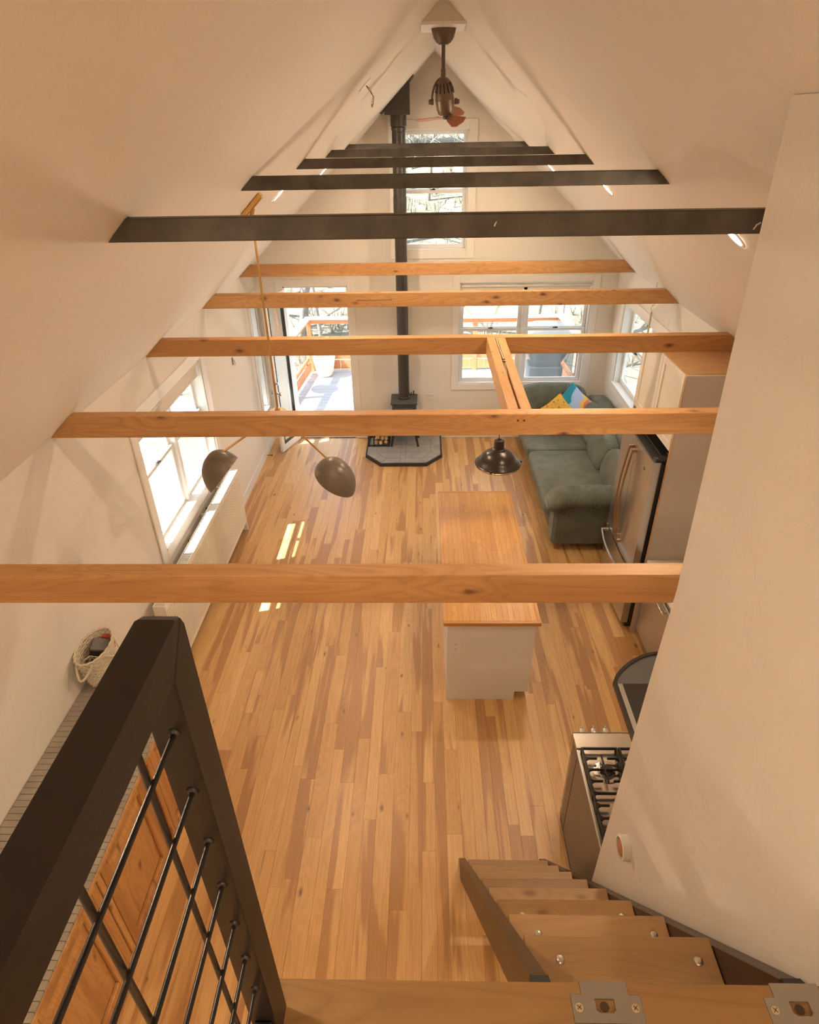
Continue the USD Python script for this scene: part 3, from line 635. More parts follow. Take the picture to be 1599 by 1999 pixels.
# ---------------------------------------------------------------- long cabinet with tiled top along the left wall
CBX, CY0, CY1 = -1.813, .30, 3.46
cb = T('tiled_sideboard', 'long hickory cabinet with raised panel fronts and a grey ribbed tile top', 'cabinet', (-2.15, 2.0, 0))
cb.part('carcass', cbox((XL+.003, CY0, 0.0), (CBX-.026, CY1, .955), .002), 'hickory_front')
cb.part('top_board', cbox((XL+.003, CY0, .955), (CBX+.012, CY1+.012, .990), .003), 'hickory_front')
rng = random.Random(21); y = CY0
while y < CY1+.0:
    h = rng.uniform(0, .002); w = .0425
    cb.part('tile', cbox((XL+.004, y+.0014, .990), (CBX+.008+rng.uniform(-.001, .001), min(y+w-.0014, CY1+.01), 1.008+h*.4), .0015), 'slat_tile')
    y += w
cb.part('tile_bed', cbox((XL+.004, CY0, .9895), (CBX+.006, CY1+.008, 1.005), 0), 'slat_gap')
pitch = .748
fx0, fx1 = CBX-.026, CBX
for k in range(-1, 4):
    yc = 2.585 - k*pitch                      # centre of a pilaster of three narrow boards
    for q, (a, b, dd) in enumerate(((-.075, -.037, .0), (-.033, .033, -.012), (.037, .075, .0))):
        if yc+a > CY0 and yc+b < CY1: cb.part('pilaster_board', cbox((fx0, yc+a, .10), (fx1+dd, yc+b, .953), .007), 'hickory_front')
    y1, y0 = yc-.079, yc-pitch+.079
    if y1 < CY0+.1: continue
    y0 = max(y0, CY0+.01)
    dp = cb.part('door', [cbox((fx0, y0, .10), (fx1, y0+.065, .953), .004), cbox((fx0, y1-.065, .10), (fx1, y1, .953), .004), cbox((fx0, y0+.067, .10), (fx1, y1-.067, .165), .004), cbox((fx0, y0+.067, .885), (fx1, y1-.067, .953), .004)], 'hickory_front')
    a, b = y0+.067, y1-.067
    cb.part('raised_panel', hull([(fx0-.004, a, .167), (fx0-.004, b, .167), (fx0-.004, a, .883), (fx0-.004, b, .883), (fx0+.003, a, .167), (fx0+.003, b, .167), (fx0+.003, a, .883), (fx0+.003, b, .883)] + [(fx1-.003, yy_, zz_) for yy_ in (a+.055, b-.055) for zz_ in (.225, .825)]), 'hickory_front', parent=dp)
cb.part('base_rail', cbox((fx0, CY0, 0), (fx1-.004, CY1, .097), .004), 'hickory_front')
cb.part('shoe_moulding', cbox((fx1-.003, CY0, .021), (fx1+.018, 1.77, .075), .006), 'hickory_front')

# woven basket with things in it
BC = np.array([-2.375, 3.31, 1.011])
bk = T('woven_basket', 'cream woven rope basket with loop handles standing on the tiled cabinet top', 'basket', BC)
hgt = .30
for k in range(15):                                           # coiled rope courses
    z = .012 + k*hgt/15; r = .095 + .058*(z/hgt)**.8
    if k == 0: continue
    th = np.linspace(0, 2*np.pi, 41)
    rr_ = np.where((np.arange(41)+k) % 2 == 0, r+.004, r-.004)
    bk.part('rope_course', tube(np.c_[BC[0]+.72*rr_*np.cos(th), BC[1]+1.25*rr_*np.sin(th), np.full(41, BC[2]+z)], .0085, 6, caps=False), 'rope_cream', smooth=True)
bk.part('bottom', cushion((BC[0], BC[1], BC[2]+.008), (.14, .24, .016), .5, 1, 24, 6), 'rope_cream', smooth=True)
bk.part('stakes', [tube([(BC[0]+.72*.093*math.cos(a), BC[1]+1.25*.093*math.sin(a), BC[2]+.01), (BC[0]+.72*.150*math.cos(a), BC[1]+1.25*.150*math.sin(a), BC[2]+hgt-.005)], .005, 5) for a in np.arange(20)*2*np.pi/20], 'rope_cream', smooth=True)
for sgn in (-1, 1):
    th = np.linspace(-.55, .55, 9); ph = np.linspace(0, np.pi, 9); a0 = -np.pi/2 if sgn < 0 else 0.15
    bk.part('handle', tube(np.c_[BC[0]+(.72*.152+.05*np.sin(ph)*abs(math.cos(a0)))*np.cos(a0+th), BC[1]+(1.25*.152+.06*np.sin(ph)*abs(math.sin(a0)))*np.sin(a0+th), BC[2]+hgt-.03-.07*np.sin(ph)], .009, 7), 'rope_cream', smooth=True)
R = rotm([0, 0, 1], 12) @ rotm([0, 1, 0], 16)
bx = T('black_box', 'small black box with a grey lid panel lying inside the woven basket', 'box', BC+[.005, .06, .19])
def rbox(c, s, R, ch=.006):
    b = cbox(-np.array(s)/2, np.array(s)/2, ch); return np.array(b.vertices) @ R.T + np.array(c), np.array(b.faces)
bx.part('case', rbox(BC+[.002, .055, .215], (.12, .135, .09), R), 'box_black')
bx.part('lid_panel', rbox(BC+np.array([.002, .055, .215])+R @ [0, 0, .0455], (.108, .122, .003), R, .001), 'box_label')
pc = T('red_pouch', 'small red pouch tucked behind the black box in the basket', 'pouch', BC+[.03, .15, .22])
pc.part('pouch', cushion(BC+[.02, .148, .20], (.09, .03, .13), .5, .6, 16, 10), 'pouch_red', smooth=True)
cd = T('white_cord', 'loose cream cord coiled in the near side of the woven basket', 'cord', BC+[0, -.06, .17])
th = np.linspace(0, 5*np.pi, 60)
cd.part('cord', tube(np.c_[BC[0]+.05*np.cos(th)+.01*np.sin(3*th), BC[1]-.085+.045*np.sin(th), BC[2]+.19+.05*np.abs(np.sin(th*.7))], .004, 6), 'rope_cream', smooth=True)
fi = T('basket_contents', 'dark folded cloth filling the woven basket under the black box', 'cloth', BC+[0, 0, .03])
fi.part('cloth', cushion(BC+[0, .0, .085], (.135, .235, .13), .5, 1, 20, 10, amp=.012), 'slat_gap', smooth=True)

# ---------------------------------------------------------------- panel radiator
RXa, RXb, RY0, RY1, RZ0, RZ1 = -2.392, -2.28, 4.25, 6.80, .12, .87
rd = T('panel_radiator', 'long white panel radiator with slotted top grille below the double window', 'radiator', (-2.34, 5.5, 0))
rd.part('front_panel', [cbox((RXb-.014, RY0, RZ0), (RXb-.006, RY1, RZ1), .003)], 'radiator_white')
rd.part('convector_ribs', [cbox((RXb-.007, y, RZ0+.05), (RXb, y+.017, RZ1-.05), .003) for y in np.arange(RY0+.03, RY1-.03, .034)], 'radiator_white')
rd.part('back_panel', cbox((RXa, RY0, RZ0), (RXa+.01, RY1, RZ1), .003), 'radiator_white')
rd.part('side_panel', cbox((RXa, RY0-.004, RZ0-.01), (RXb, RY0, RZ1+.003), .001), 'radiator_white')
rd.part('side_panel', cbox((RXa, RY1, 0.0), (RXb, RY1+.02, RZ1+.003), .002), 'radiator_white')
for y in np.arange(RY0+.006, RY1-.012, .0185): rd.part('grille_bar', cbox((RXa+.011, y, RZ1-.02), (RXb-.015, y+.009, RZ1+.003), .001), 'radiator_white')
rd.part('grille_edge', [cbox((RXa, RY0, RZ1-.012), (RXa+.010, RY1, RZ1+.005), .002), cbox((RXb-.014, RY0, RZ1-.0), (RXb-.004, RY1, RZ1+.005), .002)], 'radiator_white')
rd.part('foot', [cbox((RXa+.02, RY0+.15, 0), (RXb-.02, RY0+.19, RZ0), .003), cbox((RXa+.02, RY0+1.4, 0), (RXb-.02, RY0+1.44, RZ0), .003)], 'radiator_white')
rd.part('bracket', [cbox((XL+.001, y, .70), (RXa-.0005, y+.03, .80), .002) for y in (4.9, 5.9, 6.5)], 'radiator_white')
for y in (5.28, 5.9): rd.part('clip', cbox((RXa-.016, y, RZ1-.02), (RXa-.001, y+.02, RZ1+.012), .002), 'appliance_dark')

# floor stop by the door, open wiring box
ds = T('door_stop', 'small dark metal door stop on the floor beside the open door', 'door stop', (-2.38, 8.9, 0))
ds.part('rod', tube([(-2.466, 8.88, .035), (-2.385, 8.88, .035)], .006, 8), 'appliance_dark'); ds.part('tip', disc((-2.395, 8.88, .035), (1, 0, 0), .013, .012, 12), 'appliance_dark')
ob = T('wiring_box', 'open wall box with loose wires on the left wall between the windows', 'electrical box', (XL, 7.97, 1.85))
ob.part('plate', prism(sbox(7.92, 1.79, 8.02, 1.91).difference(sbox(7.94, 1.80, 8.0, 1.90)), 'x', XL+.0005, XL+.004), 'outlet_white')
ob.part('recess', cbox((XL+.0005, 7.94, 1.80), (XL+.002, 8.0, 1.90), 0), 'slot_dark')
ob.part('wire', [tube([(XL+.002, 7.97, 1.88), (XL+.03, 7.968, 1.87), (XL+.035, 7.972, 1.82), (XL+.02, 7.98, 1.78)], .003, 6), tube([(XL+.002, 7.985, 1.86), (XL+.025, 7.98, 1.85), (XL+.02, 7.975, 1.80)], .003, 6)], 'bolt_zinc')
# ---------------------------------------------------------------- kitchen island
il = T('kitchen_island', 'white kitchen island with a butcher block top and a socket on its near end', 'kitchen island', (.55, 5.05, 0))
IX0, IX1, IY0, IY1 = .188, .925, 4.0, 6.12
il.part('body', prism(Polygon([(IX0+.02, 0), (.80, 0), (.80, .10), (IX1-.02, .10), (IX1-.02, .884), (IX0+.02, .884)]), 'y', IY0+.018, IY1), 'cabinet_white')
il.part('end_panel', prism(Polygon([(IX0, 0), (.80, 0), (.80, .10), (IX1-.001, .10), (IX1-.001, .884), (IX0, .884)]), 'y', IY0, IY0+.018), 'cabinet_white')
il.part('side_panel', cbox((IX0, IY0+.0185, 0), (IX0+.0195, IY1, .884), .001), 'cabinet_white')
for k in range(4):
    a = IY0+.022 + k*.524
    dr = il.part('door', cbox((IX1-.0195, a, .105), (IX1, a+.52, .70), .003), 'cabinet_white')
    dw = il.part('drawer', cbox((IX1-.0195, a, .704), (IX1, a+.52, .88), .003), 'cabinet_white')
tx0, tx1, ty0, ty1, tz0, tz1 = .155, .965, 3.985, 6.18, .885, .920
rng = random.Random(8); x = tx0+.030; n = 16; w = (tx1-tx0-.060)/n
for i in range(n):
    y = ty0+.030; yend = ty1-.030
    while y < yend-.01:
        L = rng.uniform(.45, 1.3); e = min(y+L, yend)
        if yend-e < .25: e = yend
        il.part('stave', cbox((x+.0002, y+.0002, tz0), (x+w-.0002, e-.0002, tz1), .0006), 'butcher_block'); y = e
    x += w
il.part('edge_board', cbox((tx0, ty0, tz0), (tx1, ty0+.0298, tz1+.0004), .002), 'butcher_edge')
il.part('edge_board', cbox((tx0, ty1-.0298, tz0), (tx1, ty1, tz1+.0004), .002), 'butcher_edge')
il.part('edge_board', cbox((tx0, ty0+.030, tz0), (tx0+.0298, ty1-.030, tz1+.0004), .002), 'butcher_block')
il.part('edge_board', cbox((tx1-.0298, ty0+.030, tz0), (tx1, ty1-.030, tz1+.0004), .002), 'butcher_block')

def outlet(name, label, c, ux, n, gang=1):
    """Duplex socket on a wall: c centre, ux the horizontal direction, n the wall normal."""
    c, ux, n = np.array(c, float), np.array(ux, float), np.array(n, float); up = np.array([0, 0, 1.0])
    def bx(x0, x1, z0, z1, t0, t1, ch=.001):
        b = cbox((x0, t0, z0), (x1, t1, z1), ch); v = np.array(b.vertices); f = np.array(b.faces)
        if np.dot(np.cross(ux, n), up) < 0: f = f[:, ::-1]
        return c + v[:, :1]*ux + v[:, 1:2]*n + v[:, 2:]*up, f
    o = T(name, label, 'socket', c); W = .036*gang
    o.part('plate', bx(-W, W, -.058, .058, 0, .005), 'outlet_white')
    for g in range(gang):
        x0 = (g-(gang-1)/2)*.046
        for zc in (-.026, .026):
            r = o.part('receptacle', bx(x0-.017, x0+.017, zc-.017, zc+.017, .0051, .007), 'outlet_white')
            o.part('slots', [bx(x0-.009, x0-.006, zc-.003, zc+.009, .0071, .0075, 0), bx(x0+.006, x0+.009, zc-.003, zc+.009, .0071, .0075, 0), bx(x0-.003, x0+.003, zc-.013, zc-.007, .0071, .0075, 0)], 'slot_dark', parent=r)
outlet('socket', 'white duplex socket on the near end panel of the kitchen island', (.263, IY0-.0003, .65), (1, 0, 0), (0, -1, 0))
outlet('socket', 'white double socket plate low on the far wall beside the wood stove', (.098, YE-.0003, .70), (1, 0, 0), (0, -1, 0), 2)

# ---------------------------------------------------------------- refrigerator
FY0, FY1, FX, FTOP = 4.955, 5.88, 1.988, 1.90
rf = T('refrigerator', 'stainless french door refrigerator with curved bar handles and a bottom freezer drawer', 'refrigerator', (2.4, 5.42, 0))
rf.part('cabinet', cbox((FX+.105, FY0+.008, .06), (2.78, FY1-.008, FTOP-.03), .006), 'appliance_dark')
rf.part('door_gasket', cbox((FX+.080, FY0+.016, .08), (FX+.105, FY1-.016, FTOP-.04), .002), 'slot_dark')
ym = (FY0+FY1)/2+.005
def door_panel(y0, y1, z0, z1):
    # slightly crowned stainless front
    n = 9; ys = np.linspace(y0, y1, n); cy = (FY0+FY1)/2; V = []; prof = []
    P = [(FX+.079, y0), (FX+.079, y1)] + [(FX + .012*((yy_-cy)/((FY1-FY0)/2))**2, yy_) for yy_ in ys[::-1]]
    return prism(Polygon(P), 'z', z0, z1)
d1 = rf.part('right_door', door_panel(FY0, ym-.003, .705, FTOP), 'stainless', smooth=25)
d2 = rf.part('left_door', door_panel(ym+.003, FY1, .705, FTOP), 'stainless', smooth=25)
d3 = rf.part('freezer_drawer', door_panel(FY0, FY1, .07, .685), 'stainless', smooth=25)
rf.part('drawer_gap', cbox((FX+.022, FY0+.006, .685), (FX+.079, FY1-.006, .705), 0), 'slot_dark')
def handle(parent, y, m):
    zz_ = np.linspace(.80, 1.815, 14); s = (zz_-.80)/(1.815-.80)
    V = np.c_[FX-.040-.042*np.sin(np.pi*s), np.full(14, y), zz_]
    hb = [bar(V[i], V[i+1]+(V[i+1]-V[i])*.02, .020, .016, up=(-1, 0, 0)) for i in range(13)]
    rf.part('handle', hb + [cbox((FX-.046, y-.012, .785), (FX+.008, y+.012, .815), .003), cbox((FX-.046, y-.012, 1.80), (FX+.008, y+.012, 1.83), .003)], m, parent=parent)
handle(d1, ym-.048, 'handle_bronze'); handle(d2, ym+.048, 'handle_bronze')
yy2 = np.linspace(FY0+.08, FY1-.03, 14); s = (yy2-yy2[0])/(yy2[-1]-yy2[0])
V = np.c_[FX-.045-.040*np.sin(np.pi*s), yy2, np.full(14, .625)]
rf.part('handle', [bar(V[i], V[i+1]+(V[i+1]-V[i])*.02, .016, .022, up=(0, 0, 1)) for i in range(13)] + [cbox((FX-.05, yy2[0]-.012, .612), (FX+.016, yy2[0]+.012, .638), .003), cbox((FX-.05, yy2[-1]-.012, .612), (FX+.016, yy2[-1]+.012, .638), .003)], 'stainless_bright', parent=d3)
rf.part('badge', [disc((FX+.008, 5.13, 1.755), (-1, 0, 0), .018, .006, 24), lathe([(.013, .0065), (.016, .0072), (.0165, .0065)], (FX+.008, 5.13, 1.755), (-1, 0, 0), 24)], 'badge_grey', parent=d1)
rf.part('hinge_cover', cbox((FX+.03, FY0+.01, FTOP), (FX+.19, FY0+.085, FTOP+.028), .006), 'appliance_dark')
rf.part('hinge_cover', cbox((FX+.03, FY1-.085, FTOP), (FX+.19, FY1-.01, FTOP+.028), .006), 'appliance_dark')
rf.part('top_trim', [cbox((FX+.02, FY0+.09, FTOP-.001), (FX+.078, FY1-.09, FTOP+.006), .002), cbox((FX+.125, FY0+.12, FTOP-.031), (FX+.14, FY1-.12, FTOP-.012), .003), cbox((FX+.20, FY0+.05, FTOP-.031), (FX+.24, FY0+.24, FTOP-.010), .004)], 'appliance_dark')
for hx_, hy_ in ((FX+.045, FY0+.03), (FX+.16, FY0+.05)): rf.part('hinge_pin', disc((hx_, hy_, FTOP+.028), (0, 0, 1), .009, .008, 12), 'stainless')
rf.part('toe_grille', cbox((FX+.06, FY0+.02, 0), (2.75, FY1-.02, .06), .003), 'appliance_dark')

# cabinet over the fridge and tall side panel
uc = T('upper_cabinet', 'cream cabinet with two panelled doors above the refrigerator', 'cabinet', (2.45, 5.45, 2.03))
uc.part('body', prism(Polygon([(2.106, 2.03), (XR-.004, 2.03), (XR-.004, 2.66), (2.78, 2.695), (2.106, 2.695)]), 'y', 4.912, 5.965), 'cabinet_cream')
uc.part('top_panel', prism(Polygon([(2.095, 2.6955), (2.775, 2.6955), (2.775, 2.712), (2.095, 2.712)]), 'y', 4.912, 5.965), 'plywood')
for y0, y1 in ((4.915, 5.436), (5.442, 5.962)):
    z0, z1 = 2.032, 2.705; fx = 2.086
    dp = uc.part('door', [cbox((fx, y0, z0), (fx+.019, y0+.06, z1), .002), cbox((fx, y1-.06, z0), (fx+.019, y1, z1), .002), cbox((fx, y0+.06, z0), (fx+.019, y1-.06, z0+.06), .002), cbox((fx, y0+.06, z1-.06), (fx+.019, y1-.06, z1), .002)], 'cabinet_cream')
    uc.part('recessed_panel', cbox((fx+.010, y0+.055, z0+.055), (fx+.018, y1-.055, z1-.055), 0), 'cabinet_cream', parent=dp)
tp = T('tall_panel', 'tall cream end panel painted as shaded, standing between the refrigerator and the worktop', 'panel', (2.45, 4.895, 0))
tp.part('panel', prism(Polygon([(2.092, 0), (XR-.004, 0), (XR-.004, 2.66), (2.78, 2.71), (2.092, 2.71)]), 'y', 4.884, 4.909), 'cabinet_cream_shaded')
tp.part('edge_band', cbox((2.088, 4.884, 0), (2.0915, 4.909, 2.71), .001), 'plywood')
tq = T('tall_panel', 'tall cream end panel painted as shaded on the sofa side of the refrigerator', 'panel', (2.45, 5.98, 0))
tq.part('panel', prism(Polygon([(2.092, 0), (XR-.004, 0), (XR-.004, 2.66), (2.78, 2.71), (2.092, 2.71)]), 'y', 5.968, 5.993), 'cabinet_cream_shaded')

# worktop run and dishwasher
wt = T('worktop', 'white stone worktop along the right wall beside the tall panel', 'worktop', (2.46, 4.0, .88))
wt.part('slab', cbox((2.098, 2.9, .88), (XR-.002, 4.882, .912), .003), 'quartz')
wt.part('upstand', cbox((XR-.02, 2.9, .9125), (XR-.002, 4.882, 1.01), .002), 'quartz')
dwr = T('dishwasher', 'stainless dishwasher under the white worktop next to the refrigerator', 'dishwasher', (2.45, 4.53, 0))
dwr.part('body', cbox((2.155, 4.235, .09), (2.75, 4.84, .875), .003), 'appliance_dark')
dwr.part('door', cbox((2.118, 4.238, .10), (2.154, 4.838, .79), .005), 'stainless')
dwr.part('control_strip', cbox((2.124, 4.238, .796), (2.154, 4.838, .872), .004), 'appliance_grey_reflect')
dwr.part('handle', [tube([(2.083, 4.29, .755), (2.083, 4.79, .755)], .010, 10), cbox((2.083, 4.30, .745), (2.119, 4.325, .765), .003), cbox((2.083, 4.755, .745), (2.119, 4.78, .765), .003)], 'stainless_bright')
dwr.part('toe_kick', cbox((2.19, 4.24, 0), (2.75, 4.835, .088), .002), 'appliance_dark')
bc = T('base_cabinet', 'white base cabinet under the worktop beyond the range', 'cabinet', (2.45, 3.55, 0))
bc.part('body', cbox((2.135, 2.92, .10), (XR-.004, 4.225, .878), .002), 'cabinet_white')
bc.part('toe_kick', cbox((2.20, 2.92, 0), (XR-.01, 4.225, .10), 0), 'slot_dark')
for k in range(2):
    y0 = 2.93+k*.648
    bc.part('door', cbox((2.116, y0, .11), (2.134, y0+.642, .70), .003), 'cabinet_white'); bc.part('drawer', cbox((2.116, y0, .706), (2.134, y0+.642, .872), .003), 'cabinet_white')

# ---------------------------------------------------------------- gas range
gx0, gx1, gy0, gy1 = 1.0, 1.76, 1.80, 2.86
rg = T('gas_range', 'steel gas range with black cast grates standing behind the stair wall', 'stove', (1.38, 2.45, 0))
rg.part('body', cbox((gx0, gy0, .03), (gx1, gy1-.02, .895), .004), 'appliance_grey_reflect')
rg.part('side_seam', [cbox((gx0-.0015, gy0+.01, .06), (gx0+.001, gy1-.05, .066), 0), cbox((gx0-.0015, gy0+.20, .06), (gx0+.001, gy0+.205, .86), 0), cbox((gx0-.0015, gy1-.14, .06), (gx0+.001, gy1-.135, .86), 0)], 'slot_dark')
rg.part('oven_door', cbox((gx0+.004, gy1-.019, .16), (gx1-.004, gy1+.02, .74), .006), 'stainless')
rg.part('drawer', cbox((gx0+.004, gy1-.019, .04), (gx1-.004, gy1+.015, .15), .005), 'stainless')
rg.part('oven_handle', [tube([(gx0+.06, gy1+.075, .70), (gx1-.06, gy1+.075, .70)], .012, 10), cbox((gx0+.07, gy1+.021, .69), (gx0+.09, gy1+.075, .71), .002), cbox((gx1-.09, gy1+.021, .69), (gx1-.07, gy1+.075, .71), .002)], 'stainless_bright')
rg.part('control_panel', prism(Polygon([(gy1-.10, .8955), (gy1-.10, .925), (gy1+.018, .925), (gy1+.036, .915), (gy1+.052, .76), (gy1+.02, .745), (gy1-.018, .745), (gy1-.018, .8955)]), 'x', gx0, gx1), 'cooktop_steel')
rg.part('cooktop', cbox((gx0+.001, gy0, .8955), (gx1-.001, gy1-.1005, .915), .004), 'cooktop_steel')
for kx in (1.075, 1.155, 1.235, 1.53, 1.61, 1.69):
    k = rg.part('knob', lathe([(.026, 0), (.026, .006), (.021, .010), (.019, .034), (.015, .038), (0, .038)], (kx, gy1+.046, .884), (0, .96, .28), 20), 'stainless_bright', smooth=40)
    rg.part('pointer', cbox((kx-.004, gy1+.076, .876), (kx+.004, gy1+.092, .918), .002), 'stainless_bright', parent=k)
rg.part('display', cbox((1.30, gy1+.046, .80), (1.47, gy1+.053, .87), .001), 'appliance_dark')
for bx_, by_ in ((1.155, 2.585), (1.155, 2.19), (1.605, 2.585), (1.605, 2.19), (1.38, 2.38)):
    b = rg.part('burner', lathe([(.085, .9155), (.080, .919), (.056, .919), (.054, .924), (.050, .930), (.043, .931), (.042, .926)], (bx_, by_, 0), segs=32), 'stainless_bright', smooth=40)
    rg.part('burner_cap', lathe([(.041, .926), (.041, .936), (.037, .940), (0, .941)], (bx_, by_, 0), segs=28), 'burner_cap', parent=b, smooth=40)
    rg.part('flame_ports', [cbox((bx_+.047*math.cos(a)-.003, by_+.047*math.sin(a)-.003, .9305), (bx_+.047*math.cos(a)+.003, by_+.047*math.sin(a)+.003, .9325), 0) for a in np.arange(24)*np.pi/12], 'cast_iron', parent=b)
gz0, gz1 = .938, .958
for a, b in ((gx0+.022, gx0+.258), (gx0+.264, gx1-.264), (gx1-.258, gx1-.022)):
    g0, g1 = 2.08, gy1-.115; w = .013
    gp = rg.part('grate', [cbox((a, g0, gz0), (a+w, g1, gz1), .003), cbox((b-w, g0, gz0), (b, g1, gz1), .003), cbox((a+w, g0, gz0), (b-w, g0+w, gz1), .003), cbox((a+w, g1-w, gz0), (b-w, g1, gz1), .003), cbox((a+w, (g0+g1)/2-w/2, gz0), (b-w, (g0+g1)/2+w/2, gz1), .003)]
        + [cbox((x, y, .9152), (x+.014, y+.014, gz0+.002), .001) for x in (a, b-.014) for y in (g0, (g0+g1)/2-.007, g1-.014)], 'cast_iron')
    def finger(*m): rg.part('finger', list(m), 'cast_iron', parent=gp)
    for y in np.linspace(g0+.085, g1-.085, 7):
        Lf = .085 if abs(y-2.585) > .03 and abs(y-2.19) > .03 else .112
        for xa, sg_ in ((a+w-.001, 1), (b-w+.001, -1)):
            tipx = (a+Lf) if sg_ > 0 else (b-Lf)
            finger(hull([(xa, y-.016, gz0+.002), (xa, y+.016, gz0+.002), (xa, y-.016, gz1), (xa, y+.016, gz1), (xa+sg_*.019, y-.005, gz0+.003), (xa+sg_*.019, y+.005, gz0+.003), (xa+sg_*.019, y-.005, gz1), (xa+sg_*.019, y+.005, gz1)]), cbox((xa, y-.005, gz0+.004), (tipx, y+.005, gz1+.003), .002))
    for yc in (2.585, 2.19):
        xc = (a+b)/2
        for sg_ in (-1, 1): finger(cbox((xc-.005, yc+sg_*.035, gz0+.004), (xc+.005, yc+sg_*.10, gz1+.003), .002))
rg.part('foot', [disc((x, y, 0), (0, 0, 1), .018, .031, 12) for x in (gx0+.05, gx1-.05) for y in (gy0+.05, gy1-.08)], 'appliance_dark')

# ---------------------------------------------------------------- curved glass hood above the range
hz = 1.70
hx0, hx1, hy0, hyc, hyf = 1.075, 1.775, 2.0, 2.59, 2.83
arc = [(hx0+(hx1-hx0)*s, hyc+(hyf-hyc)*math.sin(math.pi*s)**.75) for s in np.linspace(0, 1, 25)]
outl = Polygon([(hx0, hy0), (hx1, hy0)] + arc[::-1])
hd_ = T('range_hood', 'dark curved canopy range hood above the gas range', 'hood', (1.42, 2.4, hz))
inn = outl.buffer(-.020)
hd_.part('rim', prism(outl.difference(inn), 'z', hz, hz+.030), 'hood_dark')
front = inn.intersection(sbox(0, hyc-.01, 3, 4)); rear = inn.intersection(sbox(0, 0, 3, hyc-.012))
hd_.part('glass_visor', prism(front, 'z', hz+.006, hz+.020), 'hood_glass')
hd_.part('canopy', prism(rear.intersection(sbox(hx0+.052, 0, hx1-.052, 4)), 'z', hz+.006, hz+.022), 'hood_dark')
for sb_ in (sbox(0, 0, hx0+.05, 4), sbox(hx1-.05, 0, 5, 4)): hd_.part('side_strip', prism(rear.intersection(sb_), 'z', hz+.006, hz+.022), 'hood_strip')
hd_.part('chimney', cbox((1.27, WY-.004, hz+.0225), (1.58, 2.02, 2.9), .004), 'stainless')
# ---------------------------------------------------------------- sofa
so = T('sofa', 'long sage green corduroy sofa along the right wall under the far windows', 'sofa', (2.1, 7.85, 0))
SX0, SX1, SY0, SY1 = 1.50, 2.74, 6.29, 9.42
so.part('base', cbox((SX0+.05, SY0+.14, .11), (SX1, SY1-.02, .30), .03), 'corduroy_y')
def arm(y0, y1, top, nm):
    prof = []
    a = so.part(nm, cbox((SX0+.02, y0+.02, .085), (SX1-.02, y1-.03, top-.14), .035), 'corduroy_x')
    n, mseg = 20, 22; V = []
    L0, L1 = SX0-.055, SX1-.05; cy, cz = (y0+y1)/2-.005, top-.098; ry, rz = (y1-y0)/2+.02, .098
    xs = np.linspace(0, 1, n); F = []
    for i, s in enumerate(xs):
        e = min(1.0, math.sqrt(max(0.0, 1-((max(0, .10-s))/.10)**2.2)))*min(1.0, math.sqrt(max(0.0, 1-((max(0, s-.93))/.07)**2.2)))
        e = max(e, .30)
        x = L0+(L1-L0)*s
        drop = -.10*max(0, .12-s)/.12
        for j in range(mseg):
            th = 2*math.pi*j/mseg
            sy, sz = math.copysign(abs(math.cos(th))**.8, math.cos(th)), math.copysign(abs(math.sin(th))**.8, math.sin(th))
            V.append((x, cy+ry*sy*(.55+.45*e), cz+rz*sz*(.4+.6*e)+drop))
    for i in range(n-1):
        for j in range(mseg):
            k = (j+1) % mseg; F += [(i*mseg+j, i*mseg+k, (i+1)*mseg+k), (i*mseg+j, (i+1)*mseg+k, (i+1)*mseg+j)]
    V += [(L0-.006, cy, cz-.10), (L1+.005, cy, cz)]
    for j in range(mseg):
        k = (j+1) % mseg; F += [(len(V)-2, k, j), (len(V)-1, (n-1)*mseg+j, (n-1)*mseg+k)]
    so.part('arm_roll', (np.array(V), np.array(F)), 'corduroy_x', parent=a, smooth=True)
    return a
arm(6.29, 6.62, .785, 'arm'); arm(9.08, 9.42, .80, 'arm')
so.part('back', cbox((2.52, SY0+.10, .30), (SX1+.03, SY1-.05, .80), .05), 'corduroy_y', smooth=40)
so.part('back_roll', [cushion((2.66, (6.5+9.2)/2, .80), (.24, 2.95, .20), .8, .12, 32, 16)], 'corduroy_y', smooth=True)
for i, (y0, y1) in enumerate(((6.60, 8.15), (8.16, 9.10))):
    so.part('seat_cushion', cushion((2.02, (y0+y1)/2, .385), (1.12, y1-y0, .19), .32, .16, 48, 18, puff=.12, seed=i, amp=.012), 'corduroy_y', smooth=True)
R1 = rotm([0, 1, 0], -14)
for i, (yc, L, dx) in enumerate(((7.04, .80, 0), (7.78, .74, -.02), (8.62, .9, .02))):
    so.part('back_cushion', cushion((2.43+dx, yc, .66), (.26, L, .46), .55, .45, 36, 18, rot=rotm([0, 1, 0], 14 + (3 if i == 0 else 0)), puff=.1, seed=7+i, amp=.03), 'corduroy_y', smooth=True)
so.part('bolster', cushion((1.93, 9.12, .86), (1.0, .34, .44), .6, .22, 44, 18, rot=rotm([1, 0, 0], -14), puff=.06, seed=3, amp=.025), 'corduroy_x', smooth=True)
for x in (SX0+.10, SX1-.12):
    for y in (SY0+.09, 7.85, SY1-.12): so.part('leg', lathe([(.022, 0), (.034, .085), (0, .087)], (x, y, 0), segs=14), 'leg_wood', smooth=40)
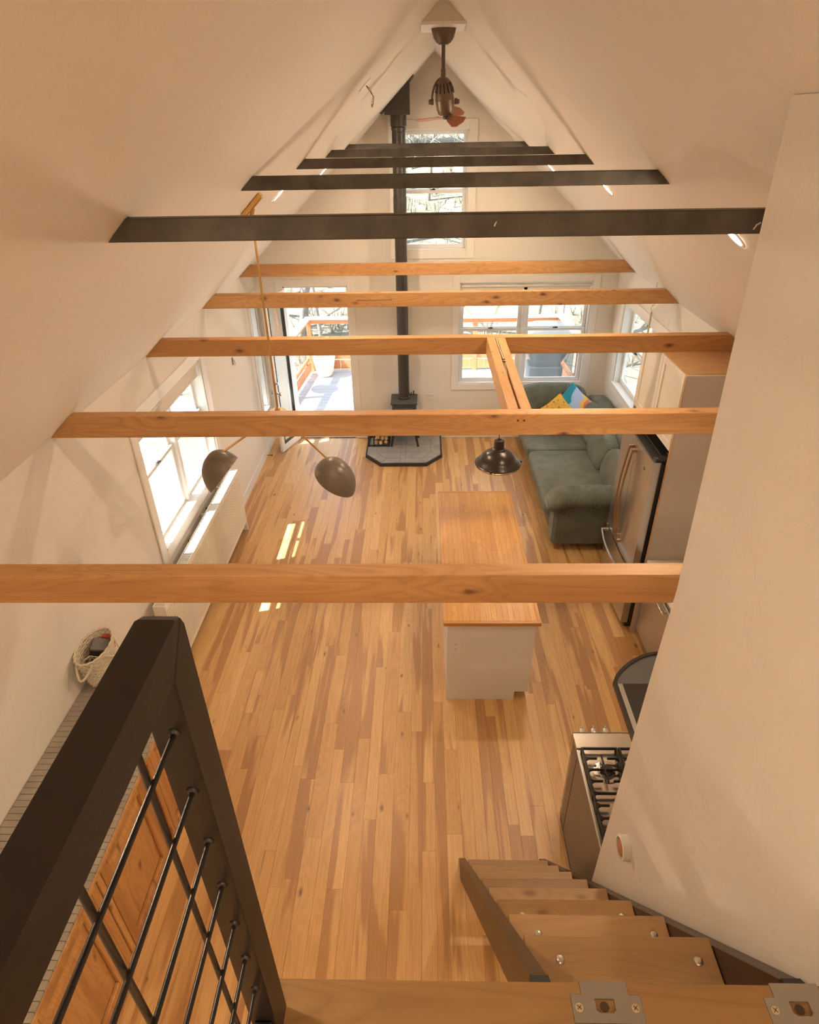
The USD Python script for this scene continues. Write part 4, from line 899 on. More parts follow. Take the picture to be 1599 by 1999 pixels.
def pillow(name, label, c, size, R, m):
    t = T(name, label, 'cushion', c)
    n = 22; g = np.linspace(-1, 1, n); X, Y = np.meshgrid(g, g, indexing='ij')
    e = ((1-X**4)*(1-Y**4))**.55; px = X*(1-.06*(1-Y**2)*0-.05*Y**2*0); pin = 1-.07*(1-np.abs(X*Y))
    V = np.concatenate([np.stack([X*pin*size[0]/2, Y*pin*size[1]/2, s*e*size[2]/2+s*.002], -1).reshape(-1, 3) for s in (1, -1)])
    F = []
    for i in range(n-1):
        for j in range(n-1):
            a, b, c2, d2 = i*n+j, (i+1)*n+j, (i+1)*n+j+1, i*n+j+1
            F += [(a, b, c2), (a, c2, d2)]; F += [(n*n+a, n*n+c2, n*n+b), (n*n+a, n*n+d2, n*n+c2)]
    ed = [(i, 0) for i in range(n)]+[(n-1, j) for j in range(1, n)]+[(i, n-1) for i in range(n-2, -1, -1)]+[(0, j) for j in range(n-2, 0, -1)]
    for (i, j), (i2, j2) in zip(ed, ed[1:]+ed[:1]):
        a, b = i*n+j, i2*n+j2; F += [(a, n*n+a, b), (b, n*n+a, n*n+b)]
    t.part('cover', (V @ np.asarray(R).T + np.array(c), np.array(F)), m, smooth=50)
    return t, R
Rb = rotm([0, 0, 1], 8) @ rotm([1, 0, 0], 62) @ rotm([0, 0, 1], 43)
t, _ = pillow('throw_cushion', 'blue white and coral striped throw cushion at the back of the sofa', (2.20, 8.84, .875), (.44, .44, .12), Rb, 'cushion_stripes')
Ry = rotm([0, 0, 1], 4) @ rotm([1, 0, 0], 52) @ rotm([0, 0, 1], 35)
t, _ = pillow('throw_cushion', 'yellow flowered throw cushion leaning in front of the striped one', (1.96, 8.68, .775), (.46, .46, .12), Ry, 'cushion_floral')

# ---------------------------------------------------------------- wood stove, flue, hearth
HC = [(-.666, 8.54), (.035, 8.54), (.275, 8.84), (.275, YE-.022), (-.916, YE-.022), (-.916, 8.85)]
he = T('hearth_pad', 'grey tiled hearth pad with clipped corners and a black edge under the stove', 'hearth', (-.32, 9.05, 0))
hp_ = Polygon(HC); he.part('edge', prism(hp_.difference(hp_.buffer(-.022, join_style=2)), 'z', 0.0, .052), 'hearth_edge')
he.part('grout_bed', prism(hp_.buffer(-.022, join_style=2), 'z', 0.0, .044), 'grout')
inn = hp_.buffer(-.026, join_style=2); core = inn.buffer(-.150, join_style=2)
cells = []
gx = [-.735, -.37, -.29, .095]
cy0, cy1 = core.bounds[1], YE-.05
cb_ = core.bounds
for a, b in ((cb_[0], -.372), (-.368, -.292), (-.288, cb_[2])):
    for c, e in ((cb_[1], cb_[1]+.215), (cb_[1]+.219, cb_[1]+.47), (cb_[1]+.474, cb_[3])): cells.append(core.buffer(.001).intersection(sbox(a, c, b, e)))
ring = inn.difference(core.buffer(.004, join_style=2))
cuts = []
import shapely
from shapely.geometry import LineString
oc, ic = list(inn.exterior.coords)[:-1], list(core.exterior.coords)[:-1]
for p in oc:
    q = min(ic, key=lambda c: (c[0]-p[0])**2+(c[1]-p[1])**2); cuts.append(LineString([p, ((q[0]-p[0])*1.1+p[0], (q[1]-p[1])*1.1+p[1])]))
for xx_ in (-.37, -.29): cuts.append(LineString([(xx_, 8.5), (xx_, 8.75)]))
for yy_ in (9.10, 9.36): cuts += [LineString([(-.95, yy_), (-.70, yy_)]), LineString([(.06, yy_), (.30, yy_)])]
mid = lambda p, q: ((p[0]+q[0])/2, (p[1]+q[1])/2)
for p, q in (((-.666, 8.54), (-.916, 8.85)), ((.035, 8.54), (.275, 8.84))):
    mm_ = mid(p, q); cuts.append(LineString([mm_, (mm_[0]*.0+(-.32+ (mm_[0]+.32)*.6), mm_[1]+.17)]))
for l in cuts: ring = ring.difference(l.buffer(.002, cap_style=2))
for g in cells + list(getattr(ring, 'geoms', [ring])):
    if g.area > .0008 and g.geom_type == 'Polygon': he.part('tile', prism(g, 'z', .044, .0515), 'hearth_tile')

sv = T('wood_stove', 'small black iron wood stove on splayed legs in the middle of the far wall', 'stove', (-.31, 9.3, .052))
sx0, sx1, sy0, sy1 = -.515, -.105, 9.10, 9.50; S0 = .052
sv.part('firebox', cbox((sx0+.02, sy0+.02, .34), (sx1-.02, sy1-.02, .76), .01), 'stove_iron')
sv.part('top_plate', cbox((sx0, sy0, .762), (sx1, sy1, .792), .006), 'stove_iron')
sv.part('base_plate', cbox((sx0+.005, sy0+.005, .315), (sx1-.005, sy1-.005, .339), .005), 'stove_iron')
dp = sv.part('door', cbox((sx0+.06, sy0-.005, .40), (sx1-.06, sy0+.0195, .71), .006), 'stove_iron')
sv.part('door_glass', cbox((sx0+.10, sy0-.008, .46), (sx1-.10, sy0-.0052, .66), .002), 'hood_dark', parent=dp)
sv.part('door_handle', tube([(sx1-.075, sy0-.006, .56), (sx1-.075, sy0-.045, .56), (sx1-.075, sy0-.05, .50)], .008, 8), 'cast_iron', parent=dp)
sv.part('ash_pan', lathe([(.10, .27), (.14, .30), (.145, .315), (.12, .315)], ((sx0+sx1)/2, 9.24, 0), segs=24), 'cast_iron', smooth=40)
for sgx in (-1, 1):
    for sgy in (-1, 1):
        cx, cy = (sx0+.045 if sgx < 0 else sx1-.045), (sy0+.05 if sgy < 0 else sy1-.06)
        sv.part('leg', tube([(cx, cy, .32), (cx+sgx*.02, cy+sgy*.01, .22), (cx+sgx*.045, cy+sgy*.022, .08), (cx+sgx*.05, cy+sgy*.022, S0)], [.026, .020, .015, .019], 8), 'cast_iron')
sv.part('air_lever', [tube([(-.165, 9.46, .79), (-.165, 9.46, .86)], .008, 8), tube([(-.21, 9.46, .79), (-.195, 9.46, .835)], .006, 6), tube([(-.225, 9.46, .79), (-.232, 9.46, .83)], .006, 6)], 'cast_iron')
fp = T('flue_pipe', 'tall black stovepipe rising from the stove to the sloped ceiling', 'pipe', (-.31, 9.33, .79))
px, py, pr = -.312, 9.33, .083
fp.part('lower_pipe', lathe([(pr+.012, .793), (pr+.012, .82), (pr, .83), (pr, 3.50), (pr-.004, 3.51)], (px, py, 0), segs=32), 'pipe_black', smooth=40)
fp.part('coupler', lathe([(pr, 3.42), (pr+.007, 3.43), (pr+.008, 3.60), (pr+.004, 3.61)], (px, py, 0), segs=32), 'pipe_band', smooth=40)
fp.part('upper_pipe', lathe([(pr+.003, 3.58), (pr+.003, 4.36), (pr+.010, 4.37), (pr+.010, 4.395), (pr+.004, 4.40), (pr+.018, 4.41), (pr+.018, 4.53)], (px, py, 0), segs=32), 'pipe_black', smooth=40)
fp.part('seam_ring', [lathe([(pr+.003, z), (pr+.007, z+.004), (pr+.003, z+.008)], (px, py, 0), segs=32) for z in (4.34, 4.44, 4.47)] + [lathe([(pr, z), (pr+.003, z+.003), (pr, z+.006)], (px, py, 0), segs=32) for z in (.95, 2.2)], 'pipe_band', smooth=40)
sb = T('ceiling_support_box', 'black wedge shaped flue box fixed under the sloped ceiling', 'flue box', (-.33, 9.3, 4.53))
bx0, bx1 = -.475, -.165
sb.part('box', prism(Polygon([(bx0, 4.53), (bx1, 4.53), (bx1, ZK+(bx1-XL)*SL-.003), (bx0, ZK+(bx0-XL)*SL-.003)]), 'y', 9.17, 9.49), 'pipe_black')
fl_ = [(bx0-.06, bx1+.05)]
sb.part('flange', [prism(Polygon([(a, ZK+(a-XL)*SL-.001), (b, ZK+(b-XL)*SL-.001), (b+.008, ZK+(b-XL)*SL-.010), (a+.008, ZK+(a-XL)*SL-.010)]), 'y', y0, y1) for a, b, y0, y1 in ((bx0-.055, bx0, 9.13, 9.53), (bx1+.001, bx1+.045, 9.13, 9.53), (bx0, bx1, 9.13, 9.1695), (bx0, bx1, 9.4905, 9.53))], 'pipe_black')
lr = T('log_rack', 'black metal firewood rack on the hearth beside the stove', 'log rack', (-.72, 9.27, .052))
rx0, rx1, ry0, ry1 = -.885, -.565, 9.13, 9.46
lr.part('frame', [bar((rx0, y, .07), (rx1, y, .07), .018, .018) for y in (ry0, ry1)] + [bar((x, ry0, .062), (x, ry1, .062), .018, .018) for x in (rx0, rx1)] + [bar((x, y, .0525), (x, y, .40), .016, .016, up=(0, 1, 0)) for x in (rx0, rx0+.085, rx1) for y in (ry0, ry1)] + [bar((rx0, y, .39), (rx1, y, .39), .016, .016) for y in (ry0, ry1)] + [bar((rx0+.085, ry0, .17), (rx1, ry0, .17), .01, .01)], 'cast_iron')
rng = random.Random(4); lg = []
for row, z in enumerate((.125, .205, .285)):
    for k in range(3):
        cx = rx0+.13+k*.072+(row % 2)*.012; a0 = rng.uniform(0, 6.28)
        P = [(cx+.034*math.cos(a0+q)*s_, z+.036*math.sin(a0+q)*s_) for q, s_ in ((0, 1), (.7, .98), (1.4, 1), (2.2, .9), (3.3, .55), (5.0, .6))]
        l = T('split_log', 'split firewood log in the black rack beside the stove', 'firewood', (cx, 9.3, z), 'split logs in the firewood rack')
        l.part('wood', prism(Polygon(P).convex_hull, 'y', ry0-.005+rng.uniform(-.02, .02), ry1-.02), 'split_log')
# ---------------------------------------------------------------- recessed lights in the slopes
def can(p, n, label, lens='lamp_glow'):
    t = T('recessed_light', label, 'light', p, 'recessed lights in the sloped ceiling')
    n = np.array(n, float)/np.linalg.norm(n)
    t.part('trim_ring', lathe([(.048, .0012), (.050, .006), (.064, .007), (.068, .002), (.068, .0005)], p, n, 36), 'trim_white', smooth=40)
    t.part('lens', disc(np.array(p)+n*.0006, n, .048, .002, 36), lens)
nl, nr = (SL, 0, -1), (-SR, 0, -1)
def pl(x, y): return (x, y, ZK+(x-XL)*SL)
def pr_(x, y): return (x, y, ZK+(XR-x)*SR)
for y, lb in ((5.36, 'glowing recessed light in the left slope, right of the brass lamp mount'), (7.86, 'glowing recessed light in the left slope, the farther one'), (-1.7, 'unseen recessed light in the left slope behind the stairs, placed to light the loft')):  # the last one is out of view, placed to light the loft end
    can(pl(-1.108, y), nl, lb)
for y, lb in ((3.13, 'glowing recessed light in the right slope just below the nearest steel bar'), (5.45, 'glowing recessed light in the right slope, middle one'), (7.97, 'glowing recessed light in the right slope, farthest one')):
    can(pr_(1.415, y), nr, lb)
can(pl(-1.108, .80), nl, 'unseen weak recessed light in the left slope above the sideboard, lighting the stairs', 'unseen_lamp_weak')  # out of view, kept weak so the stair wall is lit gently
can(pr_(.50, -2.4), nr, 'unseen recessed light in the right slope near the back gable, lighting the left slope')  # out of view, placed to brighten the near left slope
can(pr_(.42, -1.5), nr, 'unseen recessed light in the right slope over the loft, lighting the left slope')  # out of view, also placed to light the near ceiling
can((.25, -.35, 2.80), (0, 0, -1), 'unseen round downlight under the loft floor, lighting the ground floor')  # out of view, placed to brighten the floor below the loft

# junction plate with dangling wires
jp = T('junction_plate', 'small white round ceiling plate with dangling red and black wires', 'junction plate', pl(-.389, 5.13))
jn = np.array(nl)/np.linalg.norm(nl); jc = np.array(pl(-.389, 5.13))
jp.part('plate', disc(jc+jn*.0005, jn, .058, .006, 28), 'trim_white', smooth=40)
a = jc+jn*.007
jp.part('wire', tube([a, a+[.025, 0, -.02], a+[.045, 0, -.06], a+[.035, 0, -.10]], .0022, 6), 'wire_red')
jp.part('wire', tube([a, a+[.018, -.01, -.025], a+[.05, -.01, -.065], a+[.045, -.01, -.11]], .0022, 6), 'wire_black')
jp.part('wire_nut', lathe([(.004, 0), (.008, .003), (.006, .02), (0, .022)], a+[.038, -.004, -.105], (-.1, 0, -1), 12), 'fan_blade')

# ---------------------------------------------------------------- black pendant under the cable beam
PC = np.array([.630, 4.85])
pd = T('pendant_lamp', 'dark bronze barn pendant lamp hanging above the kitchen island', 'lamp', (PC[0], PC[1], 1.9))
z = 1.935
pd.part('shade', lathe([(.185, z+0.028), (.196, z+0.026), (.198, z+0.033), (.190, z+0.038), (.176, z+0.057), (.160, z+0.066), (.152, z+0.081), (.135, z+0.107), (.110, z+0.128), (.080, z+0.144), (.058, z+0.152), (.055, z+0.163), (.044, z+0.170), (.042, z+0.240), (.036, z+0.246), (.020, z+0.248), (.016, z+0.241), (.030, z+0.236), (.034, z+0.167), (.075, z+0.137), (.128, z+0.098), (.150, z+0.060), (.185, z+0.029)], (PC[0], PC[1], 0), segs=48, closed=True), 'pendant_bronze', smooth=40)
pd.part('guard_ring', [tube(np.c_[PC[0]+r*np.cos(th_), PC[1]+r*np.sin(th_), np.full(49, z+zz_)], .003, 6, caps=False) for th_ in [np.linspace(0, 2*np.pi, 49)] for r, zz_ in ((.190, .014), (.176, .004), (.09, -.015))] + [tube([(PC[0]+.192*math.cos(q), PC[1]+.192*math.sin(q), z+.03), (PC[0]+.19*math.cos(q), PC[1]+.19*math.sin(q), z+.012), (PC[0]+.09*math.cos(q), PC[1]+.09*math.sin(q), z-.015)], .003, 6) for q in np.arange(6)*np.pi/3+.3], 'copper', smooth=True)
pd.part('clip', [cbox((PC[0]+.196*math.cos(q)-.008, PC[1]+.196*math.sin(q)-.008, z+.02), (PC[0]+.196*math.cos(q)+.012, PC[1]+.196*math.sin(q)+.008, z+.04), .003) for q in (.1, 2.2, 4.3)], 'pendant_bronze')
pd.part('bulb', cushion((PC[0], PC[1], z+.06), (.07, .07, .10), 1, 1, 20, 12), 'bulb_glow', smooth=True)
pd.part('cord', tube([(PC[0]-.003, PC[1], z+.24), (PC[0]-.004, PC[1], ZK+.02)], .004, 8), 'wire_black')

# ---------------------------------------------------------------- brass three-arm chandelier
CC = np.array([-1.048, 4.22]); cz = ZK+(CC[0]-XL)*SL
ch = T('chandelier', 'brass pole chandelier with taupe shell shades hanging from the left slope', 'lamp', (CC[0], CC[1], 2.72))
ch.part('mount', rbox(np.array([CC[0], CC[1], cz])+np.array(nl)/np.linalg.norm(nl)*.017, (.17, .055, .034), rotm([0, 1, 0], -math.degrees(math.atan(SL))), .006), 'brass')
ch.part('swivel', [tube([(CC[0]+.014, CC[1], cz-.03), (CC[0], CC[1], cz-.07)], .012, 12), cushion((CC[0], CC[1], cz-.075), (.034, .034, .034), 1, 1, 14, 10)], 'brass', smooth=40)
ch.part('pole', tube([(CC[0], CC[1], cz-.08), (CC[0], CC[1], 2.72)], .0075, 12), 'brass', smooth=True)
ch.part('hub', disc((CC[0], CC[1], 2.690), (0, 0, 1), .062, .034, 32), 'hub_cream', smooth=40)
ch.part('hub_cap', lathe([(.02, 0), (.018, .012), (.010, .02), (.0, .02)], (CC[0], CC[1], 2.724), segs=20), 'brass', smooth=40)
def shade(c, a, l, att, tip):
    c, a, l = np.array(c, float), np.array(a, float), np.array(l, float); a /= np.linalg.norm(a); l -= a*np.dot(l, a); l /= np.linalg.norm(l); s = np.cross(a, l)
    V, F = [], []; nr_, ns = 16, 40
    def surf(off):
        out = []
        for i in range(nr_):
            q = i/(nr_-1)*math.pi/2; r = math.sin(q)**.85; h = math.cos(q)**1.15
            for j in range(ns):
                th = 2*math.pi*j/ns; ex = 1+.10*math.cos(th)
                out.append(c - a*(.175-off)*h*(1+.25*r*math.cos(th)*0) + l*((.172-off)*ex*r*math.cos(th) - .035*h) + s*(.128-off)*r*math.sin(th))
        return np.array(out)
    A, B = surf(0), surf(.003); n = len(A); V = np.vstack([A, B])
    for i in range(nr_-1):
        for j in range(ns):
            k = (j+1) % ns; p, q, u, v = i*ns+j, i*ns+k, (i+1)*ns+k, (i+1)*ns+j
            F += [(p, q, u), (p, u, v), (n+p, n+u, n+q), (n+p, n+v, n+u)]
    b = (nr_-1)*ns
    for j in range(ns):
        k = (j+1) % ns; F += [(b+j, b+k, n+b+k), (b+j, n+b+k, n+b+j)]
    hub = np.array([CC[0], CC[1], 2.70])
    ch.part('arm', tube([hub, np.array(att)+(np.array(att)-hub)*.02], .0075, 12), 'brass', smooth=True)
    sh = ch.part('shade', (V, np.array(F)), 'shade_taupe', smooth=60)
    ch.part('knuckle', cushion(att, (.026, .026, .026), 1, 1, 14, 10), 'brass', parent=sh, smooth=True)
    ch.part('bulb', cushion(c-a*.06, (.06, .06, .06), 1, 1, 18, 12), 'bulb_glow', parent=sh, smooth=True)
shade((-1.435, 4.0, 2.325), (.76, -.05, -.65), (-.65, 0, -.76), (-1.456, 4.0, 2.478), 1)
shade((-.665, 4.02, 2.265), (-.60, .25, -.75), (.8, 0, -.62), (-.688, 4.02, 2.430), 1)

# ---------------------------------------------------------------- ceiling fan
FX_, FYc = .148, 5.64
cf = T('ceiling_fan', 'small bronze directional ceiling fan with copper blades hanging from the ridge soffit', 'fan', (FX_, FYc, 4.45))
zc = zb-.0225
cf.part('canopy', lathe([(.088, zc), (.086, zc-.012), (.072, zc-.055), (.050, zc-.082), (.038, zc-.086), (.036, zc-.092), (0, zc-.092)], (FX_, FYc, 0), segs=36), 'fan_bronze', smooth=40)
cf.part('downrod', lathe([(.0135, zc-.09), (.0135, 4.79), (.018, 4.788), (.018, 4.735), (0, 4.733)], (FX_, FYc, 0), segs=20), 'fan_bronze', smooth=40)
mc = np.array([FX_+.012, FYc, 4.605]); tilt = rotm([0, 1, 0], -6) @ rotm([1, 0, 0], 14)
th = np.linspace(math.pi*1.08, math.pi*.10, 14)
cf.part('yoke', tube(np.c_[FX_+.0+.082*np.cos(th), np.full(14, FYc), 4.60+.135*np.sin(th)], .008, 10), 'fan_bronze', smooth=True)
def tl(v): return (np.asarray(v[0]) - mc) @ tilt.T + mc, v[1]
mo = cf.part('motor_housing', tl(lathe([(0, .135), (.024, .130), (.045, .108), (.058, .075), (.066, .035), (.069, .004), (.0705, 0), (.069, -.004), (.068, -.06), (.062, -.088), (.05, -.10), (.0, -.102)], mc, segs=36)), 'fan_bronze', smooth=40)
sl = []
for q in np.arange(12)*np.pi/6:
    d_ = np.array([math.cos(q), math.sin(q), 0]); p0 = mc+d_*.049+[0, 0, .103]; p1 = mc+d_*.0662+[0, 0, .045]
    sl.append(tl(tube([p0, p1], .0042, 6)))
cf.part('vent_slots', sl, 'fan_slot', parent=mo)
for sx in (-1, 1):
    cf.part('pivot_knob', [disc((FX_+sx*.078+.008, FYc, 4.588), (sx, 0, 0), .021, .020, 18), cushion((FX_+sx*.104+.008, FYc-.002, 4.586), (.026, .034, .034), .8, .8, 14, 10)], 'fan_bronze', smooth=40)
hubc = mc + tilt @ np.array([0, 0, -.118])
cf.part('blade_hub', tl(lathe([(.014, -.10), (.014, -.114), (.024, -.116), (.024, -.13), (0, -.132)], mc, segs=18)), 'appliance_dark')
for q in (178, 302, 58):
    d_ = np.array([math.cos(math.radians(q)), math.sin(math.radians(q)), 0]); e_ = np.array([-d_[1], d_[0], 0]); up = np.array([0, 0, 1.0])
    pit = math.radians(24); ev = e_*math.cos(pit)+up*math.sin(pit); nv = np.cross(d_, ev)
    o = np.array([0, 0, -.12])
    P = [(.03, -.018), (.06, -.035), (.16, -.068), (.205, -.055), (.225, .0), (.205, .045), (.06, .03), (.03, .015)]
    pts = np.array([o+d_*r+ev*w_ for r, w_ in P]); V = np.vstack([pts+nv*.0015, pts-nv*.0015]); n = len(P)
    F = [(0, i, i+1) for i in range(1, n-1)]+[(n, n+i+1, n+i) for i in range(1, n-1)]
    for i in range(n):
        k = (i+1) % n; F += [(i, n+i, n+k), (i, n+k, k)]
    bl = cf.part('blade', (V @ tilt.T + mc, np.array(F)), 'fan_blade')
    cf.part('blade_bolts', [((lambda v: (np.asarray(v[0]) @ tilt.T + mc, v[1]))(cushion(o+d_*r+ev*w_+nv*.004, (.012, .012, .008), 1, 1, 8, 6))) for r, w_ in ((.045, -.012), (.06, .012), (.075, -.012))], 'fan_bronze', parent=bl, smooth=True)

# ---------------------------------------------------------------- hook and woven hanger near the right wall
hx, hy, hz_ = 2.625, 7.46, 2.62
hk = T('hanging_hook', 'thin metal ceiling hook with a woven cord hanging in front of the right window', 'hook', (hx, hy, 2.4))
top = ZK+(XR-hx)*SR
hk.part('hook', tube([(hx, hy, top-.004), (hx, hy, hz_+.05), (hx+.012, hy, hz_+.03), (hx+.016, hy, hz_+.012), (hx+.004, hy, hz_), (hx-.012, hy, hz_+.01)], .0025, 6), 'plate_steel', smooth=True)
hk.part('s_hook', tube([(hx+.004, hy, hz_+.006), (hx-.014, hy, hz_-.01), (hx-.02, hy, hz_-.03), (hx-.006, hy, hz_-.05), (hx-.004, hy, hz_-.07)], .0025, 6), 'plate_steel', smooth=True)
th = np.linspace(0, 10*np.pi, 70)
hk.part('woven_cord', [tube(np.c_[hx-.004+.006*np.cos(th+p), hy+.006*np.sin(th+p), np.linspace(hz_-.07, 2.10, 70)], .0055, 6) for p in (0, 2.1, 4.2)], 'rope_cream', smooth=True)
# ---------------------------------------------------------------- deck outside the far wall
DZ0 = -.03; YD1 = 13.05
dk = T('deck', 'sunny grey board deck outside the far wall', 'deck', (.2, 11.3, DZ0))
y = YE+TW+.006
while y < YD1:
    dk.part('deck_board', cbox((-2.66, y, DZ0-.03), (2.98, min(y+.138, YD1), DZ0), .003), 'deck_board'); y += .144
dk.part('rim_joist', [cbox((-2.66, YD1, DZ0-.25), (2.98, YD1+.04, DZ0), .003), cbox((-2.70, YE+TW, DZ0-.25), (-2.661, YD1+.04, DZ0), .003), cbox((2.981, YE+TW, DZ0-.25), (3.02, YD1+.04, DZ0), .003)], 'cedar')
dk.part('deck_post', [cbox((x, y, -1.3), (x+.1, y+.1, DZ0-.03), 0) for x in (-2.6, .1, 2.8) for y in (10.2, 12.9)], 'cedar')
def railing(label, p, q, ends=(1, 1), nposts=3):
    p, q = np.array([*p, DZ0]), np.array([*q, DZ0]); L = np.linalg.norm(q-p); t = (q-p)/L; nrm = np.cross(t, [0, 0, 1.0])
    r = T('deck_railing', label, 'railing', (p+q)/2)
    up = np.array([0, 0, 1.0])
    r.part('top_cap', bar(p-t*.07+up*1.10, q+t*.07+up*1.10, .15, .038, c=.003), 'rail_cap_sunlit')
    r.part('upper_rail', bar(p+up*1.035, q+up*1.035, .04, .088, c=.003), 'cedar')
    r.part('lower_rail', bar(p+up*.30, q+up*.30, .04, .088, c=.003), 'cedar')
    for s in np.linspace(0, 1, nposts): 
        if (s == 0 and not ends[0]) or (s == 1 and not ends[1]): continue
        c = p+(q-p)*s; r.part('post', bar(c, c+up*1.08, .09, .09, up=nrm, c=.003), 'cedar')
    nb = int(L/.30)
    for k in range(nb):
        a, b = p+t*(L*k/nb+.004), p+t*(L*(k+1)/nb-.004); r.part('skirt_board', bar(a+up*.145+nrm*.03, b+up*.145+nrm*.03, .018, .19, c=.002), 'cedar')
    w = []
    for k in range(int(L/.10)):
        a = p+t*(.05+k*.10); w.append(tube([a+up*.34, a+up*1.0], .0025, 4, caps=False))
    for k in range(7): w.append(tube([p+up*(.36+k*.10), q+up*(.36+k*.10)], .0025, 4, caps=False))
    r.part('wire_mesh', w, 'mesh_wire', kind='stuff')
railing('cedar deck railing with wire mesh along the far edge of the deck', (-2.36, 13.0), (2.76, 13.0), nposts=4)
railing('cedar deck railing seen through the open door, running along the left side of the deck', (-2.60, 9.95), (-2.40, 12.83), ends=(1, 0), nposts=3)
railing('cedar deck railing on the right side of the deck behind the covered grill', (2.90, 9.95), (2.78, 12.83), ends=(1, 0), nposts=3)
pt = T('ceramic_pot', 'large pale ceramic planter pot in the deck corner outside the door', 'pot', (-2.06, 12.72, DZ0))
pt.part('pot', lathe([(0, 0), (.14, 0), (.16, .02), (.20, .20), (.235, .40), (.25, .50), (.262, .52), (.262, .56), (.245, .565), (.235, .54), (.23, .50), (0, .49)], (-2.06, 12.72, DZ0), segs=36), 'pot_ceramic', smooth=40)
pt.part('soil', lathe([(0, .506), (.231, .506)], (-2.06, 12.72, DZ0), segs=24), 'soil')
dt = T('round_tray', 'round tan disc leaning outside the left deck railing', 'disc', (-2.52, 11.6, 1.2))  # plain tan disc, its use unknown
dt.part('disc', disc((-2.66, 11.75, 1.19), (-.82, -.35, .45), .27, .03, 36), 'disc_tan', smooth=40)
dt.part('stand', tube([(-2.685, 11.74, 1.17), (-2.80, 11.70, .2), (-2.80, 11.70, -1.3)], .02, 8), 'disc_tan')
# covered grill
GX, GY = 2.20, 11.35
gl = T('covered_grill', 'barbecue grill under a translucent grey cover on the deck outside the right window', 'grill', (GX, GY, DZ0))
gl.part('cart', [cbox((GX-.30, GY-.24, DZ0+.06), (GX+.30, GY+.24, DZ0+.68), .02), cbox((GX-.44, GY-.22, DZ0+.92), (GX+.44, GY+.22, DZ0+.96), .01)], 'grill_black')
gl.part('firebox', hull([(GX+x, GY+y, DZ0+z+.13) for x, y, z in [(-.36, -.25, .84), (.36, -.25, .84), (-.36, .25, .84), (.36, .25, .84), (-.24, -.18, .56), (.24, -.18, .56), (-.24, .18, .56), (.24, .18, .56)]]), 'grill_black')
gl.part('lid', hull([(GX+x, GY+.27*math.cos(q), DZ0+.98+.30*math.sin(q)) for x in (-.36, .36) for q in np.linspace(0, np.pi, 10)]), 'grill_black')
gl.part('wheel', [disc((GX+sx*.30, GY+.2, DZ0+.075), (sx, 0, 0), .075, .03, 20) for sx in (-1, 1)], 'grill_black')
nz, nt = 16, 48; V = []
for i in range(nz+1):
    s = i/nz
    z = DZ0+.08+1.36*s if s < .80 else DZ0+.08+1.36*(.80+.20*math.sin((s-.80)/.20*math.pi/2))
    k = 1-.02*s if s < .8 else math.cos((s-.80)/.20*math.pi/2*.93)
    for j in range(nt):
        q = 2*math.pi*j/nt; cx, sx_ = math.cos(q), math.sin(q)
        rr_ = 1+.035*math.sin(9*q+3*s)*(1-s)+.02*math.sin(17*q)
        a, b = .50*math.copysign(abs(cx)**.55, cx), .34*math.copysign(abs(sx_)**.55, sx_)
        V.append((GX+a*k*rr_, GY+b*k*rr_, z))
F = []
for i in range(nz):
    for j in range(nt):
        k = (j+1) % nt; F += [(i*nt+j, i*nt+k, (i+1)*nt+k), (i*nt+j, (i+1)*nt+k, (i+1)*nt+j)]
c0 = len(V); V.append((GX, GY, V[-1][2]+.004))
for j in range(nt): F.append((nz*nt+j, nz*nt+(j+1) % nt, c0))
gl.part('cover', (np.array(V), np.array(F)), 'cover_plastic', smooth=50)
# ---------------------------------------------------------------- ground and wooded hillside
def gh(x, y):
    x, y = np.asarray(x, float), np.asarray(y, float)
    r = np.clip(y-15.5, 0, None); l = np.clip(-x-9, 0, None); e = np.clip(x-11, 0, None)
    z = -1.25 + .27*r + .0012*r*r + .12*l + .10*e
    return z + .5*(meshkit.fbm(np.stack([x*.12, y*.12, 0*x], -1), 4, 5)-.5)*np.clip(np.hypot(x, y-5)/20, 0.1, 1.5)
gx_ = np.unique(np.concatenate([np.linspace(-70, 70, 71), np.linspace(-12, 12, 49)])); gy_ = np.unique(np.concatenate([np.linspace(-25, 100, 64), np.linspace(13, 40, 55)]))
GXX, GYY = np.meshgrid(gx_, gy_, indexing='ij'); GZ = gh(GXX, GYY); ny = len(gy_)
V = np.stack([GXX, GYY, GZ], -1).reshape(-1, 3)
ii, jj = np.meshgrid(np.arange(len(gx_)-1), np.arange(ny-1), indexing='ij'); a = (ii*ny+jj).ravel()
single('hillside', (V, np.stack([a, a+ny, a+ny+1, a+1], -1)), 'ground', kind='structure', smooth=True)

